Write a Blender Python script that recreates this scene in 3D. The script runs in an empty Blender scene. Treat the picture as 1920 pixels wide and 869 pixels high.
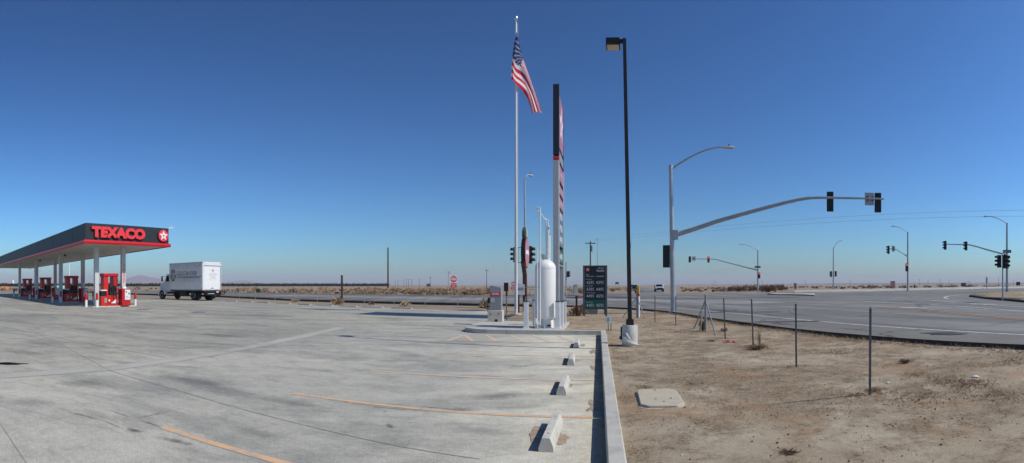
import bpy, bmesh, math, random
from mathutils import Vector, noise
random.seed(7)
PI = math.pi
R = math.radians
sc = bpy.context.scene
col = sc.collection

# ------------------------------------------------------------------ camera model (a cylindrical panorama, as the photograph is)
F, CX, HY, EYE = 940.0, 960.0, 535.0, 1.6
def th(px): return (px - CX) / F
def XY(px, d):
    a = th(px); return (d * math.sin(a), d * math.cos(a))
def ZZ(py, d): return EYE - (py - HY) / F * d
def lerp(a, b, t): return a + (b - a) * t
def sstep(x, a, b):
    t = max(0.0, min(1.0, (x - a) / (b - a))); return t * t * (3 - 2 * t)

# kerb frame: u runs along the kerb away from the camera, v to its right
KA = 0.172
UX, UY = math.sin(KA), math.cos(KA)
VX, VY = math.cos(KA), -math.sin(KA)
def KW(u, v): return (u * UX + v * VX, u * UY + v * VY)
def KF(x, y): return (x * UX + y * UY, x * VX + y * VY)

# ------------------------------------------------------------------ terrain heights
def S(x, y):
    w = 0.04
    a = 0.0165 * x - 0.0062 * y
    s = a if a / w > 30 else w * math.log1p(math.exp(max(-40, a / w)))
    b = 0.8 - s
    b = b if b / w > 30 else w * math.log1p(math.exp(max(-40, b / w)))
    return 0.8 - b
def z_lot(x, y): return 0.0
def z_ground(x, y): return -0.03 + S(x, y)
def z_road(x, y): return 0.17 + S(x, y)
def z_dirt0(x, y):
    u, v = KF(x, y)
    k = sstep(v, -4.6, -2.0) if u > 18 else 1.0
    return 0.014 + 0.056 * k + S(x, y)
def z_dirt(x, y):
    n = noise.noise((x * .55, y * .55, 0)) * .022 + noise.noise((x * 1.7, y * 1.7, 3)) * .012 + noise.noise((x * 5, y * 5, 7)) * .006
    u, v = KF(x, y)
    if 0 < v - .23 < .6 and u < 16.2: n = n * (v - .23) / .6
    return z_dirt0(x, y) + n
def G(px, py, surf=z_lot):
    a = th(px); sx, cy = math.sin(a), math.cos(a)
    d = 30.0
    for _ in range(80):
        z = surf(d * sx, d * cy)
        nd = (EYE - z) * F / (py - HY)
        d = d * .5 + nd * .5
    return (d * sx, d * cy)
def GD(px, py, surf=z_lot):
    x, y = G(px, py, surf); return math.hypot(x, y)

# ------------------------------------------------------------------ materials
def lin(r, g, b):
    f = lambda c: (c / 255 / 12.92) if c / 255 <= .04045 else ((c / 255 + .055) / 1.055) ** 2.4
    return (f(r), f(g), f(b))
def new_mat(name):
    m = bpy.data.materials.new(name); m.use_nodes = True
    nt = m.node_tree; b = nt.nodes['Principled BSDF']
    return m, nt, b
def nd(nt, t, **kw):
    n = nt.nodes.new(t)
    for k, v in kw.items():
        if k in n.inputs: n.inputs[k].default_value = v
        else: setattr(n, k, v)
    return n
def ramp(nt, src, stops):
    r = nt.nodes.new('ShaderNodeValToRGB'); e = r.color_ramp.elements
    e[0].position, e[0].color = stops[0][0], (*stops[0][1], 1) if len(stops[0][1]) == 3 else stops[0][1]
    e[1].position, e[1].color = stops[-1][0], (*stops[-1][1], 1)
    for p, c in stops[1:-1]:
        x = e.new(p); x.color = (*c, 1)
    nt.links.new(src, r.inputs[0]); return r.outputs[0]
def gray(v): return (v, v, v)
def mixc(nt, fac, a, b, mode='MIX'):
    m = nt.nodes.new('ShaderNodeMix'); m.data_type = 'RGBA'; m.blend_type = mode
    for sock, v in ((m.inputs[0], fac), (m.inputs[6], a), (m.inputs[7], b)):
        if hasattr(v, 'links') or isinstance(v, bpy.types.NodeSocket): nt.links.new(v, sock)
        elif isinstance(v, (int, float)): sock.default_value = v
        else: sock.default_value = (*v, 1)
    return m.outputs[2]
def nz(nt, vec, scale, detail=4, rough=.55, dist=0):
    n = nd(nt, 'ShaderNodeTexNoise', Scale=scale, Detail=detail, Roughness=rough, Distortion=dist)
    if vec is not None: nt.links.new(vec, n.inputs['Vector'])
    return n.outputs[0]
def pos(nt, rot=0, scale=(1, 1, 1), loc=(0, 0, 0)):
    g = nt.nodes.new('ShaderNodeNewGeometry')
    m = nd(nt, 'ShaderNodeMapping'); m.inputs['Rotation'].default_value = (0, 0, rot)
    m.inputs['Scale'].default_value = scale; m.inputs['Location'].default_value = loc
    nt.links.new(g.outputs['Position'], m.inputs['Vector']); return m.outputs[0]
def objc(nt):
    return nt.nodes.new('ShaderNodeTexCoord').outputs['Object']
def bump(nt, b, h, strength=.3, dist=.02):
    n = nd(nt, 'ShaderNodeBump', Strength=strength, Distance=dist)
    nt.links.new(h, n.inputs['Height']); nt.links.new(n.outputs[0], b.inputs['Normal'])
def simple(name, c, rough=.6, metal=0.0, var=.12, scale=6, spec=.4, dirt=0.0):
    m, nt, b = new_mat(name)
    o = objc(nt)
    f = nz(nt, o, scale, 5)
    lo = tuple(x * (1 - var) for x in c); hi = tuple(min(1, x * (1 + var)) for x in c)
    cc = ramp(nt, f, [(.3, lo), (.7, hi)])
    if dirt:
        g = nz(nt, o, scale * .35, 6, .7)
        gf = ramp(nt, g, [(.45, gray(0)), (.75, gray(dirt))])
        cc = mixc(nt, gf, cc, tuple(x * .45 + .04 for x in c))
    nt.links.new(cc, b.inputs['Base Color'])
    b.inputs['Roughness'].default_value = rough; b.inputs['Metallic'].default_value = metal
    b.inputs['Specular IOR Level'].default_value = spec
    return m
M = {}
M['white_paint'] = simple('white_paint', (.74, .74, .73), .45, 0, .05, 4, .4, .25)
M['truck_white'] = simple('truck_white', (.68, .69, .70), .35, 0, .04, 1.5, .4, .25)
M['tank_white'] = simple('tank_white', (.76, .76, .73), .4, 0, .03, 3, .4, .15)
M['canopy_dark'] = simple('canopy_dark', (.017, .021, .028), .55, 0, .10, 1.2, .5)
M['canopy_red'] = simple('canopy_red', (.55, .016, .025), .35, 0, .05, 2)
M['letter_red'] = simple('letter_red', (.74, .045, .055), .4, 0, .03, 2)
M['pump_red'] = simple('pump_red', (.44, .010, .014), .35, 0, .08, 3, .5, .2)
M['pump_orange'] = simple('pump_orange', (.54, .022, .014), .35, 0, .08, 3)
M['soffit'] = simple('soffit', (.50, .48, .44), .6, 0, .05, .8, .3)
M['column'] = simple('column', (.52, .52, .51), .5, 0, .05, 2, .3, .2)
M['black'] = simple('black', (.012, .012, .013), .45, 0, .2, 5)
M['black_pole'] = simple('black_pole', (.020, .017, .015), .5, 0, .2, 3)
M['dark_glass'] = simple('dark_glass', (.01, .012, .014), .08, 0, .1, 3, .6)
M['galv'] = simple('galv', (.42, .44, .45), .42, .55, .12, 5, .5, .25)
M['pylon_grey'] = simple('pylon_grey', (.44, .44, .44), .45, .1, .05, 2)
M['steel'] = simple('steel', (.60, .61, .62), .35, .75, .05, 4)
M['alu_white'] = simple('alu_white', (.66, .66, .65), .4, .15, .05, 3)
M['tpost'] = simple('tpost', (.17, .175, .19), .6, .3, .25, 9)
M['rust'] = simple('rust', (.10, .045, .03), .8, 0, .35, 6)
M['wood_dark'] = simple('wood_dark', (.05, .035, .025), .85, 0, .4, 7)
M['wood_pale'] = simple('wood_pale', (.28, .23, .17), .85, 0, .25, 6)
M['sign_grey'] = simple('sign_grey', (.10, .115, .13), .5, .1, .1, 4)
M['grey_box'] = simple('grey_box', (.27, .28, .28), .5, .1, .08, 3, .4, .3)
M['grey_light'] = simple('grey_light', (.46, .46, .45), .5, 0, .06, 3)
M['sign_white'] = simple('sign_white', (.74, .74, .74), .45, 0, .04, 4)
M['sign_red'] = simple('sign_red', (.62, .03, .05), .4, 0, .05, 4)
M['sign_pink'] = simple('sign_pink', (.46, .15, .18), .3, 0, .05, 4, .6)
M['panel_pale'] = simple('panel_pale', (.46, .40, .41), .5, 0, .05, 4)
M['sign_black'] = simple('sign_black', (.022, .024, .030), .5, 0, .1, 3)
M['sign_blue_grey'] = simple('sign_blue_grey', (.055, .065, .085), .2, 0, .1, 3, .6)
M['sign_green'] = simple('sign_green', (.010, .115, .075), .4, 0, .06, 3)
M['turquoise'] = simple('turquoise', (.33, .66, .62), .5, 0, .06, 2)
M['yellow'] = simple('yellow', (.65, .36, .03), .5, 0, .08, 4)
M['blue'] = simple('blue', (.10, .36, .55), .5, 0, .1, 9)
M['beige_box'] = simple('beige_box', (.52, .48, .42), .7, 0, .08, 5, .3, .3)
M['lid'] = simple('lid', (.47, .42, .32), .8, 0, .07, 9, .2, .25)
M['tyre'] = simple('tyre', (.018, .018, .018), .8, 0, .2, 8)
M['chassis'] = simple('chassis', (.02, .02, .021), .7, 0, .25, 6)
M['truck_grey'] = simple('truck_grey', (.48, .50, .52), .35, 0, .05, 2)
M['gold'] = simple('gold', (.45, .34, .20), .5, 0, .15, 4)
M['mark_dark'] = simple('mark_dark', (.07, .075, .085), .5, 0, .1, 4)
M['graphic_grey'] = simple('graphic_grey', (.16, .155, .15), .5, 0, .1, 4)
M['mark_faint'] = simple('mark_faint', (.42, .42, .40), .5, 0, .05, 4)
M['lens_off'] = simple('lens_off', (.03, .03, .03), .15, 0, .1, 4, .6)
M['lamp_lens'] = simple('lamp_lens', (.55, .45, .36), .3, 0, .1, 5, .5)
M['orange_net'] = simple('orange_net', (.55, .20, .07), .7, 0, .25, 3)
M['paper'] = simple('paper', (.68, .68, .66), .8, 0, .05, 6)
M['red_litter'] = simple('red_litter', (.55, .16, .15), .7, 0, .2, 20)
M['stone_white'] = simple('stone_white', (.62, .59, .54), .8, 0, .1, 20)
m, nt, b = new_mat('red_lens_lit')
b.inputs['Base Color'].default_value = (.7, .03, .04, 1); b.inputs['Emission Color'].default_value = (1, .05, .06, 1); b.inputs['Emission Strength'].default_value = 1.6
M['red_lit'] = m

def foliage(name, c, var=.35):
    m, nt, b = new_mat(name)
    f = nz(nt, pos(nt), 1.7, 3)
    nt.links.new(ramp(nt, f, [(.3, tuple(x * (1 - var) for x in c)), (.7, tuple(x * (1 + var) for x in c))]), b.inputs['Base Color'])
    b.inputs['Roughness'].default_value = .85; b.inputs['Specular IOR Level'].default_value = .1
    return m
M['straw'] = foliage('straw', (.46, .34, .20))
M['scrub_tan'] = foliage('scrub_tan', (.40, .275, .17))
M['scrub_red'] = foliage('scrub_red', (.24, .135, .09))
M['scrub_dark'] = foliage('scrub_dark', (.13, .10, .07))
M['scrub_green'] = foliage('scrub_green', (.075, .085, .048))
M['orchard'] = foliage('orchard', (.040, .045, .028))
M['twig'] = foliage('twig', (.15, .105, .07))
M['straw_red'] = foliage('straw_red', (.36, .20, .125))

# concrete lot
def concrete_lot():
    m, nt, b = new_mat('lot_concrete')
    p = pos(nt, KA)                       # into the kerb frame: x = v, y = u
    big = nz(nt, p, .11, 5, .6)
    c = ramp(nt, big, [(.36, (.285, .288, .288)), (.5, (.355, .354, .345)), (.64, (.40, .396, .38))])
    # broad soft tyre-polished streaks, running across the stalls
    st = nz(nt, pos(nt, KA, (.22, .60, 1)), 1.0, 9, .72, .5)
    sf = ramp(nt, st, [(.47, gray(0)), (.55, gray(.45)), (.66, gray(.85))])
    c = mixc(nt, sf, c, (.200, .205, .212))
    mo = nz(nt, p, 2.2, 9, .78)
    c = mixc(nt, .55, c, ramp(nt, mo, [(.36, gray(.62)), (.52, gray(1.0)), (.64, gray(1.12))]), 'MULTIPLY')
    st2 = nz(nt, pos(nt, KA - .22, (.9, 2.6, 1), (7, 3, 0)), 1.0, 9, .76, .8)
    sf2 = ramp(nt, st2, [(.54, gray(0)), (.62, gray(.55)), (.7, gray(.85))])
    mk = ramp(nt, nz(nt, pos(nt, 0, (1, 1, 1), (30, 9, 0)), .22, 3), [(.46, gray(0)), (.6, gray(1))])
    c = mixc(nt, mixc(nt, 1.0, sf2, mk, 'MULTIPLY'), c, (.175, .18, .19))
    # oil spots
    sp = nz(nt, pos(nt, KA, (.8, 1.6, 1), (3, 11, 0)), .55, 6, .7)
    c = mixc(nt, ramp(nt, sp, [(.635, gray(0)), (.70, gray(.65))]), c, (.13, .125, .125))
    pale = nz(nt, pos(nt, KA, (.3, 1.1, 1), (40, 2, 0)), .5, 6, .7)
    c = mixc(nt, ramp(nt, pale, [(.58, gray(0)), (.75, gray(.5))]), c, (.50, .495, .475))
    # the larger stains and tyre marks that can be told apart
    g_ = nt.nodes.new('ShaderNodeNewGeometry'); wn = nz(nt, pos(nt, KA, (1.0, 1.8, 1)), 1.6, 9, .78)
    wn2 = nz(nt, pos(nt), 9, 5, .7)
    def stains(lst, nzs, amp, soft):
        tot = None
        for x0, y0, x1, y1, w_, a_ in lst:
            A, B = G(x0, y0), G(x1, y1); ln = math.hypot(B[0] - A[0], B[1] - A[1])
            m_ = nt.nodes.new('ShaderNodeMapping'); m_.vector_type = 'TEXTURE'
            m_.inputs['Location'].default_value = ((A[0] + B[0]) / 2, (A[1] + B[1]) / 2, 0); m_.inputs['Rotation'].default_value = (0, 0, math.atan2(B[1] - A[1], B[0] - A[0])); m_.inputs['Scale'].default_value = (ln / 2, w_ / 2, 1)
            nt.links.new(g_.outputs['Position'], m_.inputs['Vector'])
            l_ = nt.nodes.new('ShaderNodeVectorMath'); l_.operation = 'LENGTH'; nt.links.new(m_.outputs[0], l_.inputs[0])
            k_ = nt.nodes.new('ShaderNodeMath'); k_.operation = 'MULTIPLY_ADD'; nt.links.new(nzs, k_.inputs[0]); k_.inputs[1].default_value = amp; nt.links.new(l_.outputs['Value'], k_.inputs[2])
            r_ = nt.nodes.new('ShaderNodeMapRange'); r_.inputs['From Min'].default_value = amp * .5 + 1.0; r_.inputs['From Max'].default_value = amp * .5 + 1.0 - soft; r_.inputs['To Max'].default_value = a_; nt.links.new(k_.outputs[0], r_.inputs['Value'])
            if tot is None: tot = r_.outputs[0]
            else:
                q_ = nt.nodes.new('ShaderNodeMath'); q_.operation = 'MAXIMUM'; nt.links.new(tot, q_.inputs[0]); nt.links.new(r_.outputs[0], q_.inputs[1]); tot = q_.outputs[0]
        return tot
    soft = stains([(290, 694, 495, 748, .75, .75), (470, 742, 640, 775, .45, .5), (360, 626, 470, 633, 1.2, .7), (200, 612, 330, 618, 1.5, .45), (100, 716, 230, 722, .9, .6), (120, 770, 230, 790, .5, .45), (840, 806, 960, 812, .30, .55), (880, 748, 990, 738, .55, .85), (815, 768, 905, 770, .32, .8), (900, 766, 1035, 760, .28, .55), (945, 690, 1010, 684, .35, .6), (860, 702, 960, 708, .15, .55), (40, 640, 120, 650, 1.0, .5), (300, 655, 420, 650, .6, .4), (0, 655, 90, 668, .8, .45), (430, 590, 560, 596, 1.5, .4), (30, 590, 150, 592, 2.2, .45), (560, 640, 660, 648, .5, .4), (540, 690, 660, 700, .4, .35), (1060, 725, 1110, 718, .3, .35), (20, 745, 110, 765, .6, .5), (420, 800, 560, 830, .35, .45), (690, 830, 830, 840, .25, .45)], wn, 2.6, .9)
    c = mixc(nt, soft, c, (.105, .108, .113))
    thin = stains([(120, 771, 190, 788, .045, .8), (190, 788, 238, 808, .05, .75), (197, 767, 258, 788, .05, .8), (255, 786, 308, 803, .06, .8), (253, 786, 325, 770, .06, .6), (235, 805, 268, 812, .16, .9), (780, 762, 850, 768, .04, .8), (640, 757, 800, 772, .06, .6), (0, 637, 60, 634, .14, .8), (760, 668, 830, 672, .05, .7), (905, 680, 1010, 690, .05, .55), (290, 818, 370, 838, .16, .7), (470, 622, 560, 632, .10, .5), (330, 668, 400, 664, .08, .5), (590, 711, 640, 714, .05, .8), (728, 792, 734, 808, .10, .7)], wn2, 2.4, .9)
    c = mixc(nt, thin, c, (.055, .055, .058))
    # small dots of gum and drips
    v = nd(nt, 'ShaderNodeTexVoronoi', Scale=1.3); nt.links.new(p, v.inputs['Vector'])
    c = mixc(nt, ramp(nt, v.outputs['Distance'], [(.02, gray(.65)), (.05, gray(0))]), c, (.09, .09, .09))
    fine = nz(nt, p, 55, 3, .7)
    c = mixc(nt, .8, c, ramp(nt, fine, [(.34, gray(.60)), (.64, gray(1.06))]), 'MULTIPLY')
    c = mixc(nt, .7, c, ramp(nt, nz(nt, p, 14, 5, .8), [(.36, gray(.80)), (.6, gray(1.05))]), 'MULTIPLY')
    sx_ = nt.nodes.new('ShaderNodeSeparateXYZ'); nt.links.new(p, sx_.inputs[0])
    ad = nt.nodes.new('ShaderNodeMath'); ad.operation = 'MULTIPLY_ADD'; nt.links.new(nz(nt, p, .5, 5, .7), ad.inputs[0]); ad.inputs[1].default_value = 1.2; nt.links.new(sx_.outputs[0], ad.inputs[2])
    mr = nt.nodes.new('ShaderNodeMapRange'); mr.inputs['From Min'].default_value = -9.2; mr.inputs['From Max'].default_value = -6.6; nt.links.new(ad.outputs[0], mr.inputs['Value'])
    c = mixc(nt, mr.outputs[0], mixc(nt, 1.0, c, (1.31, 1.245, 1.05), 'MULTIPLY'), mixc(nt, 1.0, c, (1.53, 1.46, 1.25), 'MULTIPLY'))
    nt.links.new(c, b.inputs['Base Color'])
    b.inputs['Roughness'].default_value = .8; b.inputs['Specular IOR Level'].default_value = .25
    bump(nt, b, nz(nt, p, 90, 4, .7), .18, .01)
    return m
M['lot'] = concrete_lot()
def concrete(name, base, sc_=3.0):
    m, nt, b = new_mat(name)
    p = pos(nt)
    f = nz(nt, p, sc_, 7, .65)
    c = ramp(nt, f, [(.28, tuple(x * .74 for x in base)), (.5, base), (.75, tuple(x * 1.12 for x in base))])
    g = nz(nt, pos(nt, 0, (1, 1, 1), (5, 5, 1)), sc_ * .5, 6, .75)
    c = mixc(nt, ramp(nt, g, [(.55, gray(0)), (.75, gray(.55))]), c, tuple(x * .55 for x in base))
    fine = nz(nt, p, 45, 3, .7)
    c = mixc(nt, .45, c, ramp(nt, fine, [(.3, (.68, .67, .62)), (.7, (1.08, 1.05, .98))]), 'MULTIPLY')
    nt.links.new(c, b.inputs['Base Color'])
    b.inputs['Roughness'].default_value = .85; b.inputs['Specular IOR Level'].default_value = .2
    bump(nt, b, nz(nt, p, 60, 4, .7), .3, .01)
    return m
M['concrete'] = concrete('kerb_concrete', (.50, .485, .44))
M['concrete_pale'] = concrete('gutter_concrete', (.46, .445, .395), .8)
M['concrete_stop'] = concrete('wheel_stop_concrete', (.56, .54, .48), 9)
M['concrete_white'] = concrete('pedestal_concrete', (.55, .54, .51), 4)
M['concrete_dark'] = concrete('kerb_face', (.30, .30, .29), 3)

def dirt_mat(name, near=True):
    m, nt, b = new_mat(name)
    p = pos(nt)
    if near:
        smooth_ = ramp(nt, nz(nt, p, 1.1, 8, .7), [(.34, (.395, .318, .242)), (.52, (.46, .385, .305)), (.66, (.545, .475, .39))])
        rough_ = ramp(nt, nz(nt, p, 2.6, 8, .78), [(.34, (.215, .158, .112)), (.5, (.325, .250, .186)), (.64, (.43, .345, .268))])
        f = nz(nt, p, 30, 5, .82)
        rough_ = mixc(nt, .9, rough_, ramp(nt, f, [(.37, gray(.20)), (.50, gray(.92)), (.66, gray(1.22))]), 'MULTIPLY')
        smooth_ = mixc(nt, .55, smooth_, ramp(nt, nz(nt, p, 52, 4, .8), [(.36, gray(.55)), (.55, gray(1.05))]), 'MULTIPLY')
        msk = mixc(nt, .5, nz(nt, p, .42, 9, .74, .6), nz(nt, pos(nt, .6, (1, 1, 1), (4, 7, 2)), 1.9, 8, .78))
        c = mixc(nt, ramp(nt, msk, [(.44, gray(0)), (.53, gray(1))]), smooth_, rough_)
        g = nz(nt, pos(nt, .3, (1, 1, 1), (9, 4, 0)), .55, 8, .74, .5)
        c = mixc(nt, ramp(nt, g, [(.53, gray(0)), (.64, gray(.6))]), c, (.36, .225, .14))
        k = nz(nt, pos(nt, .9, (1, 1, 1), (2, 14, 0)), 9, 6, .8)
        c = mixc(nt, ramp(nt, k, [(.60, gray(0)), (.68, gray(.75))]), c, (.12, .085, .06))
        c = mixc(nt, 1.0, c, (.93, .925, .835), 'MULTIPLY')
        h = mixc(nt, .5, nz(nt, p, 11, 8, .78), nz(nt, p, 45, 5, .8))
        bump(nt, b, h, .6, .04)
    else:
        a = nz(nt, p, .35, 7, .66)
        c = ramp(nt, a, [(.34, (.235, .185, .138)), (.46, (.275, .222, .172)), (.56, (.305, .250, .196)), (.68, (.355, .300, .24))])
        d = nz(nt, pos(nt, 0, (1, 1, 1)), .06, 6, .6)
        c = mixc(nt, ramp(nt, d, [(.42, gray(0)), (.62, gray(.6))]), c, (.33, .245, .15))
        s = nz(nt, p, 1.1, 6, .75)
        c = mixc(nt, ramp(nt, s, [(.54, gray(0)), (.7, gray(.55))]), c, (.12, .088, .06))
        bump(nt, b, nz(nt, p, 3, 6, .75), .6, .12)
    nt.links.new(c, b.inputs['Base Color'])
    b.inputs['Roughness'].default_value = .95; b.inputs['Specular IOR Level'].default_value = .1
    return m
M['dirt'] = dirt_mat('dirt_near'); M['desert'] = dirt_mat('desert_ground', False)
def asphalt(name, base, streak):
    m, nt, b = new_mat(name)
    p = pos(nt)
    a = nz(nt, p, .18, 6, .6)
    c = ramp(nt, a, [(.3, tuple(x * .72 for x in base)), (.7, tuple(x * 1.12 for x in base))])
    # tyre paths follow the near road (along the kerb direction)
    s = nz(nt, pos(nt, -.13, (.75, .045, 1)), 1.0, 8, .68, .3)
    c = mixc(nt, ramp(nt, s, [(.45, gray(0)), (.60, gray(streak))]), c, tuple(x * .52 for x in base))
    g = nz(nt, pos(nt, .4, (1, 1, 1), (3, 3, 3)), .5, 7, .7)
    c = mixc(nt, ramp(nt, g, [(.6, gray(0)), (.74, gray(.5))]), c, tuple(x * .5 for x in base))
    vo = nd(nt, 'ShaderNodeTexVoronoi', Scale=.16); vo.feature = 'DISTANCE_TO_EDGE'
    dv = nt.nodes.new('ShaderNodeVectorMath'); dv.operation = 'MULTIPLY_ADD'; nn_ = nd(nt, 'ShaderNodeTexNoise', Scale=.7, Detail=6); nt.links.new(p, nn_.inputs['Vector'])
    nt.links.new(nn_.outputs[1], dv.inputs[0]); dv.inputs[1].default_value = (2.2, 2.2, 0); nt.links.new(p, dv.inputs[2]); nt.links.new(dv.outputs[0], vo.inputs['Vector'])
    c = mixc(nt, ramp(nt, vo.outputs['Distance'], [(.004, gray(.75)), (.012, gray(0))]), c, tuple(x * .3 for x in base))
    f = nz(nt, p, 40, 4, .8)
    c = mixc(nt, .75, c, ramp(nt, f, [(.3, gray(.6)), (.65, gray(1.0))]), 'MULTIPLY')
    nt.links.new(c, b.inputs['Base Color'])
    b.inputs['Roughness'].default_value = .8; b.inputs['Specular IOR Level'].default_value = .3
    bump(nt, b, nz(nt, p, 70, 4, .8), .3, .01)
    return m
M['asphalt'] = asphalt('road_asphalt', (.272, .262, .236), .85)
M['asphalt_pale'] = asphalt('worn_asphalt', (.36, .35, .32), .5)
M['shoulder'] = asphalt('shoulder_asphalt', (.225, .21, .182), .2)
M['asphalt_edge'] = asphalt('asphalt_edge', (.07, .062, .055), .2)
def paint(name, c, under, wear):
    m, nt, b = new_mat(name)
    p = pos(nt)
    w = nz(nt, p, 5, 8, .78)
    f = ramp(nt, w, [(wear - .07, gray(0)), (wear + .07, gray(1))])
    nt.links.new(mixc(nt, f, under, c), b.inputs['Base Color'])
    b.inputs['Roughness'].default_value = .75; b.inputs['Specular IOR Level'].default_value = .25
    return m
M['line_orange'] = paint('orange_line_paint', (.70, .44, .25), (.44, .38, .31), .46)
M['line_orange_faint'] = paint('worn_orange_line_paint', (.70, .49, .33), (.48, .44, .39), .46)
M['line_white'] = paint('white_line_paint', (.62, .62, .60), (.32, .32, .32), .44)
M['line_yellow'] = paint('yellow_line_paint', (.50, .27, .13), (.25, .23, .21), .46)
M['joint'] = simple('joint', (.32, .30, .26), .9, 0, .2, 8, .1)
M['stain'] = simple('stain', (.10, .10, .105), .85, 0, .3, 3, .1)
M['shadow_tone'] = simple('shadow_tone', (.035, .035, .040), .8, 0, .3, 3, .1)  # near-black tone of the cast shadow painted on the lot
M['loose_soil'] = simple('loose_soil', (.34, .265, .195), .95, 0, .35, 9, .1)
M['hill'] = foliage('hill', (.19, .14, .11), .15)
M['plain'] = foliage('plain', (.16, .15, .10), .15)

# ------------------------------------------------------------------ mesh builder
class MB:
    def __init__(s): s.v, s.f, s.m, s.g = [], [], [], []
    def add(s, vs, fs, mi=0):
        o = len(s.v); s.v += [tuple(v) for v in vs]; s.g.append((o, len(s.f), len(vs), len(fs)))
        s.f += [tuple(i + o for i in f) for f in fs]; s.m += [mi] * len(fs); return s
    def box(s, c, size, rz=0, mi=0, top=1.0, tx=0, ty=0):
        hx, hy, hz = size[0] / 2, size[1] / 2, size[2] / 2
        cr, sr = math.cos(rz), math.sin(rz); vs = []
        for k, q in ((-1, 1), (1, top)):
            for x, y in ((-hx, -hy), (hx, -hy), (hx, hy), (-hx, hy)):
                x, y = x * q + (tx if k > 0 else 0), y * q + (ty if k > 0 else 0)
                vs.append((c[0] + x * cr - y * sr, c[1] + x * sr + y * cr, c[2] + k * hz))
        return s.add(vs, [(3, 2, 1, 0), (4, 5, 6, 7), (0, 1, 5, 4), (1, 2, 6, 5), (2, 3, 7, 6), (3, 0, 4, 7)], mi)
    def tube(s, pts, r, n=10, mi=0, cap=True):
        pts = [Vector(p) for p in pts]; k = len(pts)
        rs = r if isinstance(r, (list, tuple)) else [r] * k
        vs = []
        for i, p in enumerate(pts):
            t = (pts[min(i + 1, k - 1)] - pts[max(i - 1, 0)]).normalized()
            a = Vector((0, 0, 1)) if abs(t.z) < .9 else Vector((1, 0, 0))
            e1 = t.cross(a).normalized(); e2 = t.cross(e1)
            for j in range(n):
                q = 2 * PI * j / n + PI / n
                vs.append(p + (e1 * math.cos(q) + e2 * math.sin(q)) * rs[i])
        fs = [(i * n + j, i * n + (j + 1) % n, (i + 1) * n + (j + 1) % n, (i + 1) * n + j) for i in range(k - 1) for j in range(n)]
        if cap: fs += [tuple(range(n))[::-1], tuple((k - 1) * n + j for j in range(n))]
        return s.add(vs, fs, mi)
    def cyl(s, p0, p1, r0, r1=None, n=12, mi=0): return s.tube([p0, p1], [r0, r0 if r1 is None else r1], n, mi)
    def lathe(s, prof, c=(0, 0, 0), n=20, mi=0, axis='z'):
        vs = []
        for r, z in prof:
            for j in range(n):
                q = 2 * PI * j / n
                x, y = r * math.cos(q), r * math.sin(q)
                if axis == 'z': vs.append((c[0] + x, c[1] + y, c[2] + z))
                elif axis == 'x': vs.append((c[0] + z, c[1] + x, c[2] + y))
                else: vs.append((c[0] + x, c[1] + z, c[2] + y))
        k = len(prof)
        fs = [(i * n + j, i * n + (j + 1) % n, (i + 1) * n + (j + 1) % n, (i + 1) * n + j) for i in range(k - 1) for j in range(n)]
        fs += [tuple(range(n))[::-1], tuple((k - 1) * n + j for j in range(n))]
        return s.add(vs, fs, mi)
    def prism(s, poly, o, ex, ey, ez, depth, mi=0):
        o, ex, ey, ez = Vector(o), Vector(ex), Vector(ey), Vector(ez); n = len(poly)
        vs = [o + ex * p[0] + ey * p[1] for p in poly] + [o + ex * p[0] + ey * p[1] + ez * depth for p in poly]
        fs = [tuple(range(n))[::-1], tuple(range(n, 2 * n))] + [(i, (i + 1) % n, n + (i + 1) % n, n + i) for i in range(n)]
        return s.add(vs, fs, mi)
    def split(s, name, mats, parent=None, **kw):      # every piece added becomes a mesh of its own
        out = []
        for o, fo, nv, nf in s.g:
            q = MB(); q.v = s.v[o:o + nv]; q.f = [tuple(i - o for i in f) for f in s.f[fo:fo + nf]]; q.m = s.m[fo:fo + nf]
            out.append(q.build(name, mats, parent, **kw))
        return out
    def build(s, name, mats, parent=None, smooth=35, bevel=0, recalc=True):
        me = bpy.data.meshes.new(name); me.from_pydata(s.v, [], s.f)
        if not isinstance(mats, (list, tuple)): mats = [mats]
        for m in mats: me.materials.append(M[m] if isinstance(m, str) else m)
        if len(mats) > 1: me.polygons.foreach_set('material_index', s.m)
        if recalc:
            bm = bmesh.new(); bm.from_mesh(me); bmesh.ops.recalc_face_normals(bm, faces=bm.faces); bm.to_mesh(me); bm.free()
        if smooth:
            me.polygons.foreach_set('use_smooth', [True] * len(me.polygons)); me.set_sharp_from_angle(angle=R(smooth))
        me.update()
        o = bpy.data.objects.new(name, me); col.objects.link(o)
        if parent: o.parent = parent
        if bevel:
            b = o.modifiers.new('edge', 'BEVEL'); b.width = bevel; b.segments = 2; b.limit_method = 'ANGLE'; b.angle_limit = R(40)
        return o
def tag(o, label=None, cat=None, group=None, kind=None):
    if label: o['label'] = label
    if cat: o['category'] = cat
    if group: o['group'] = group
    if kind: o['kind'] = kind
    return o
def thing(name, label, cat, loc=(0, 0, 0), rz=0, group=None):
    o = bpy.data.objects.new(name, None); col.objects.link(o); o.empty_display_size = .2
    o.location = loc; o.rotation_euler = (0, 0, rz)
    return tag(o, label, cat, group)
def struct(o, kind='structure'): o['kind'] = kind; return o
def copy_tree(o, parent=None):
    c = o.copy(); col.objects.link(c)
    if parent: c.parent = parent
    for ch in list(o.children): copy_tree(ch, c)
    return c
EX, EYV, EZ, FR = (1, 0, 0), (0, 1, 0), (0, 0, 1), (0, -1, 0)
_tc = {}
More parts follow.
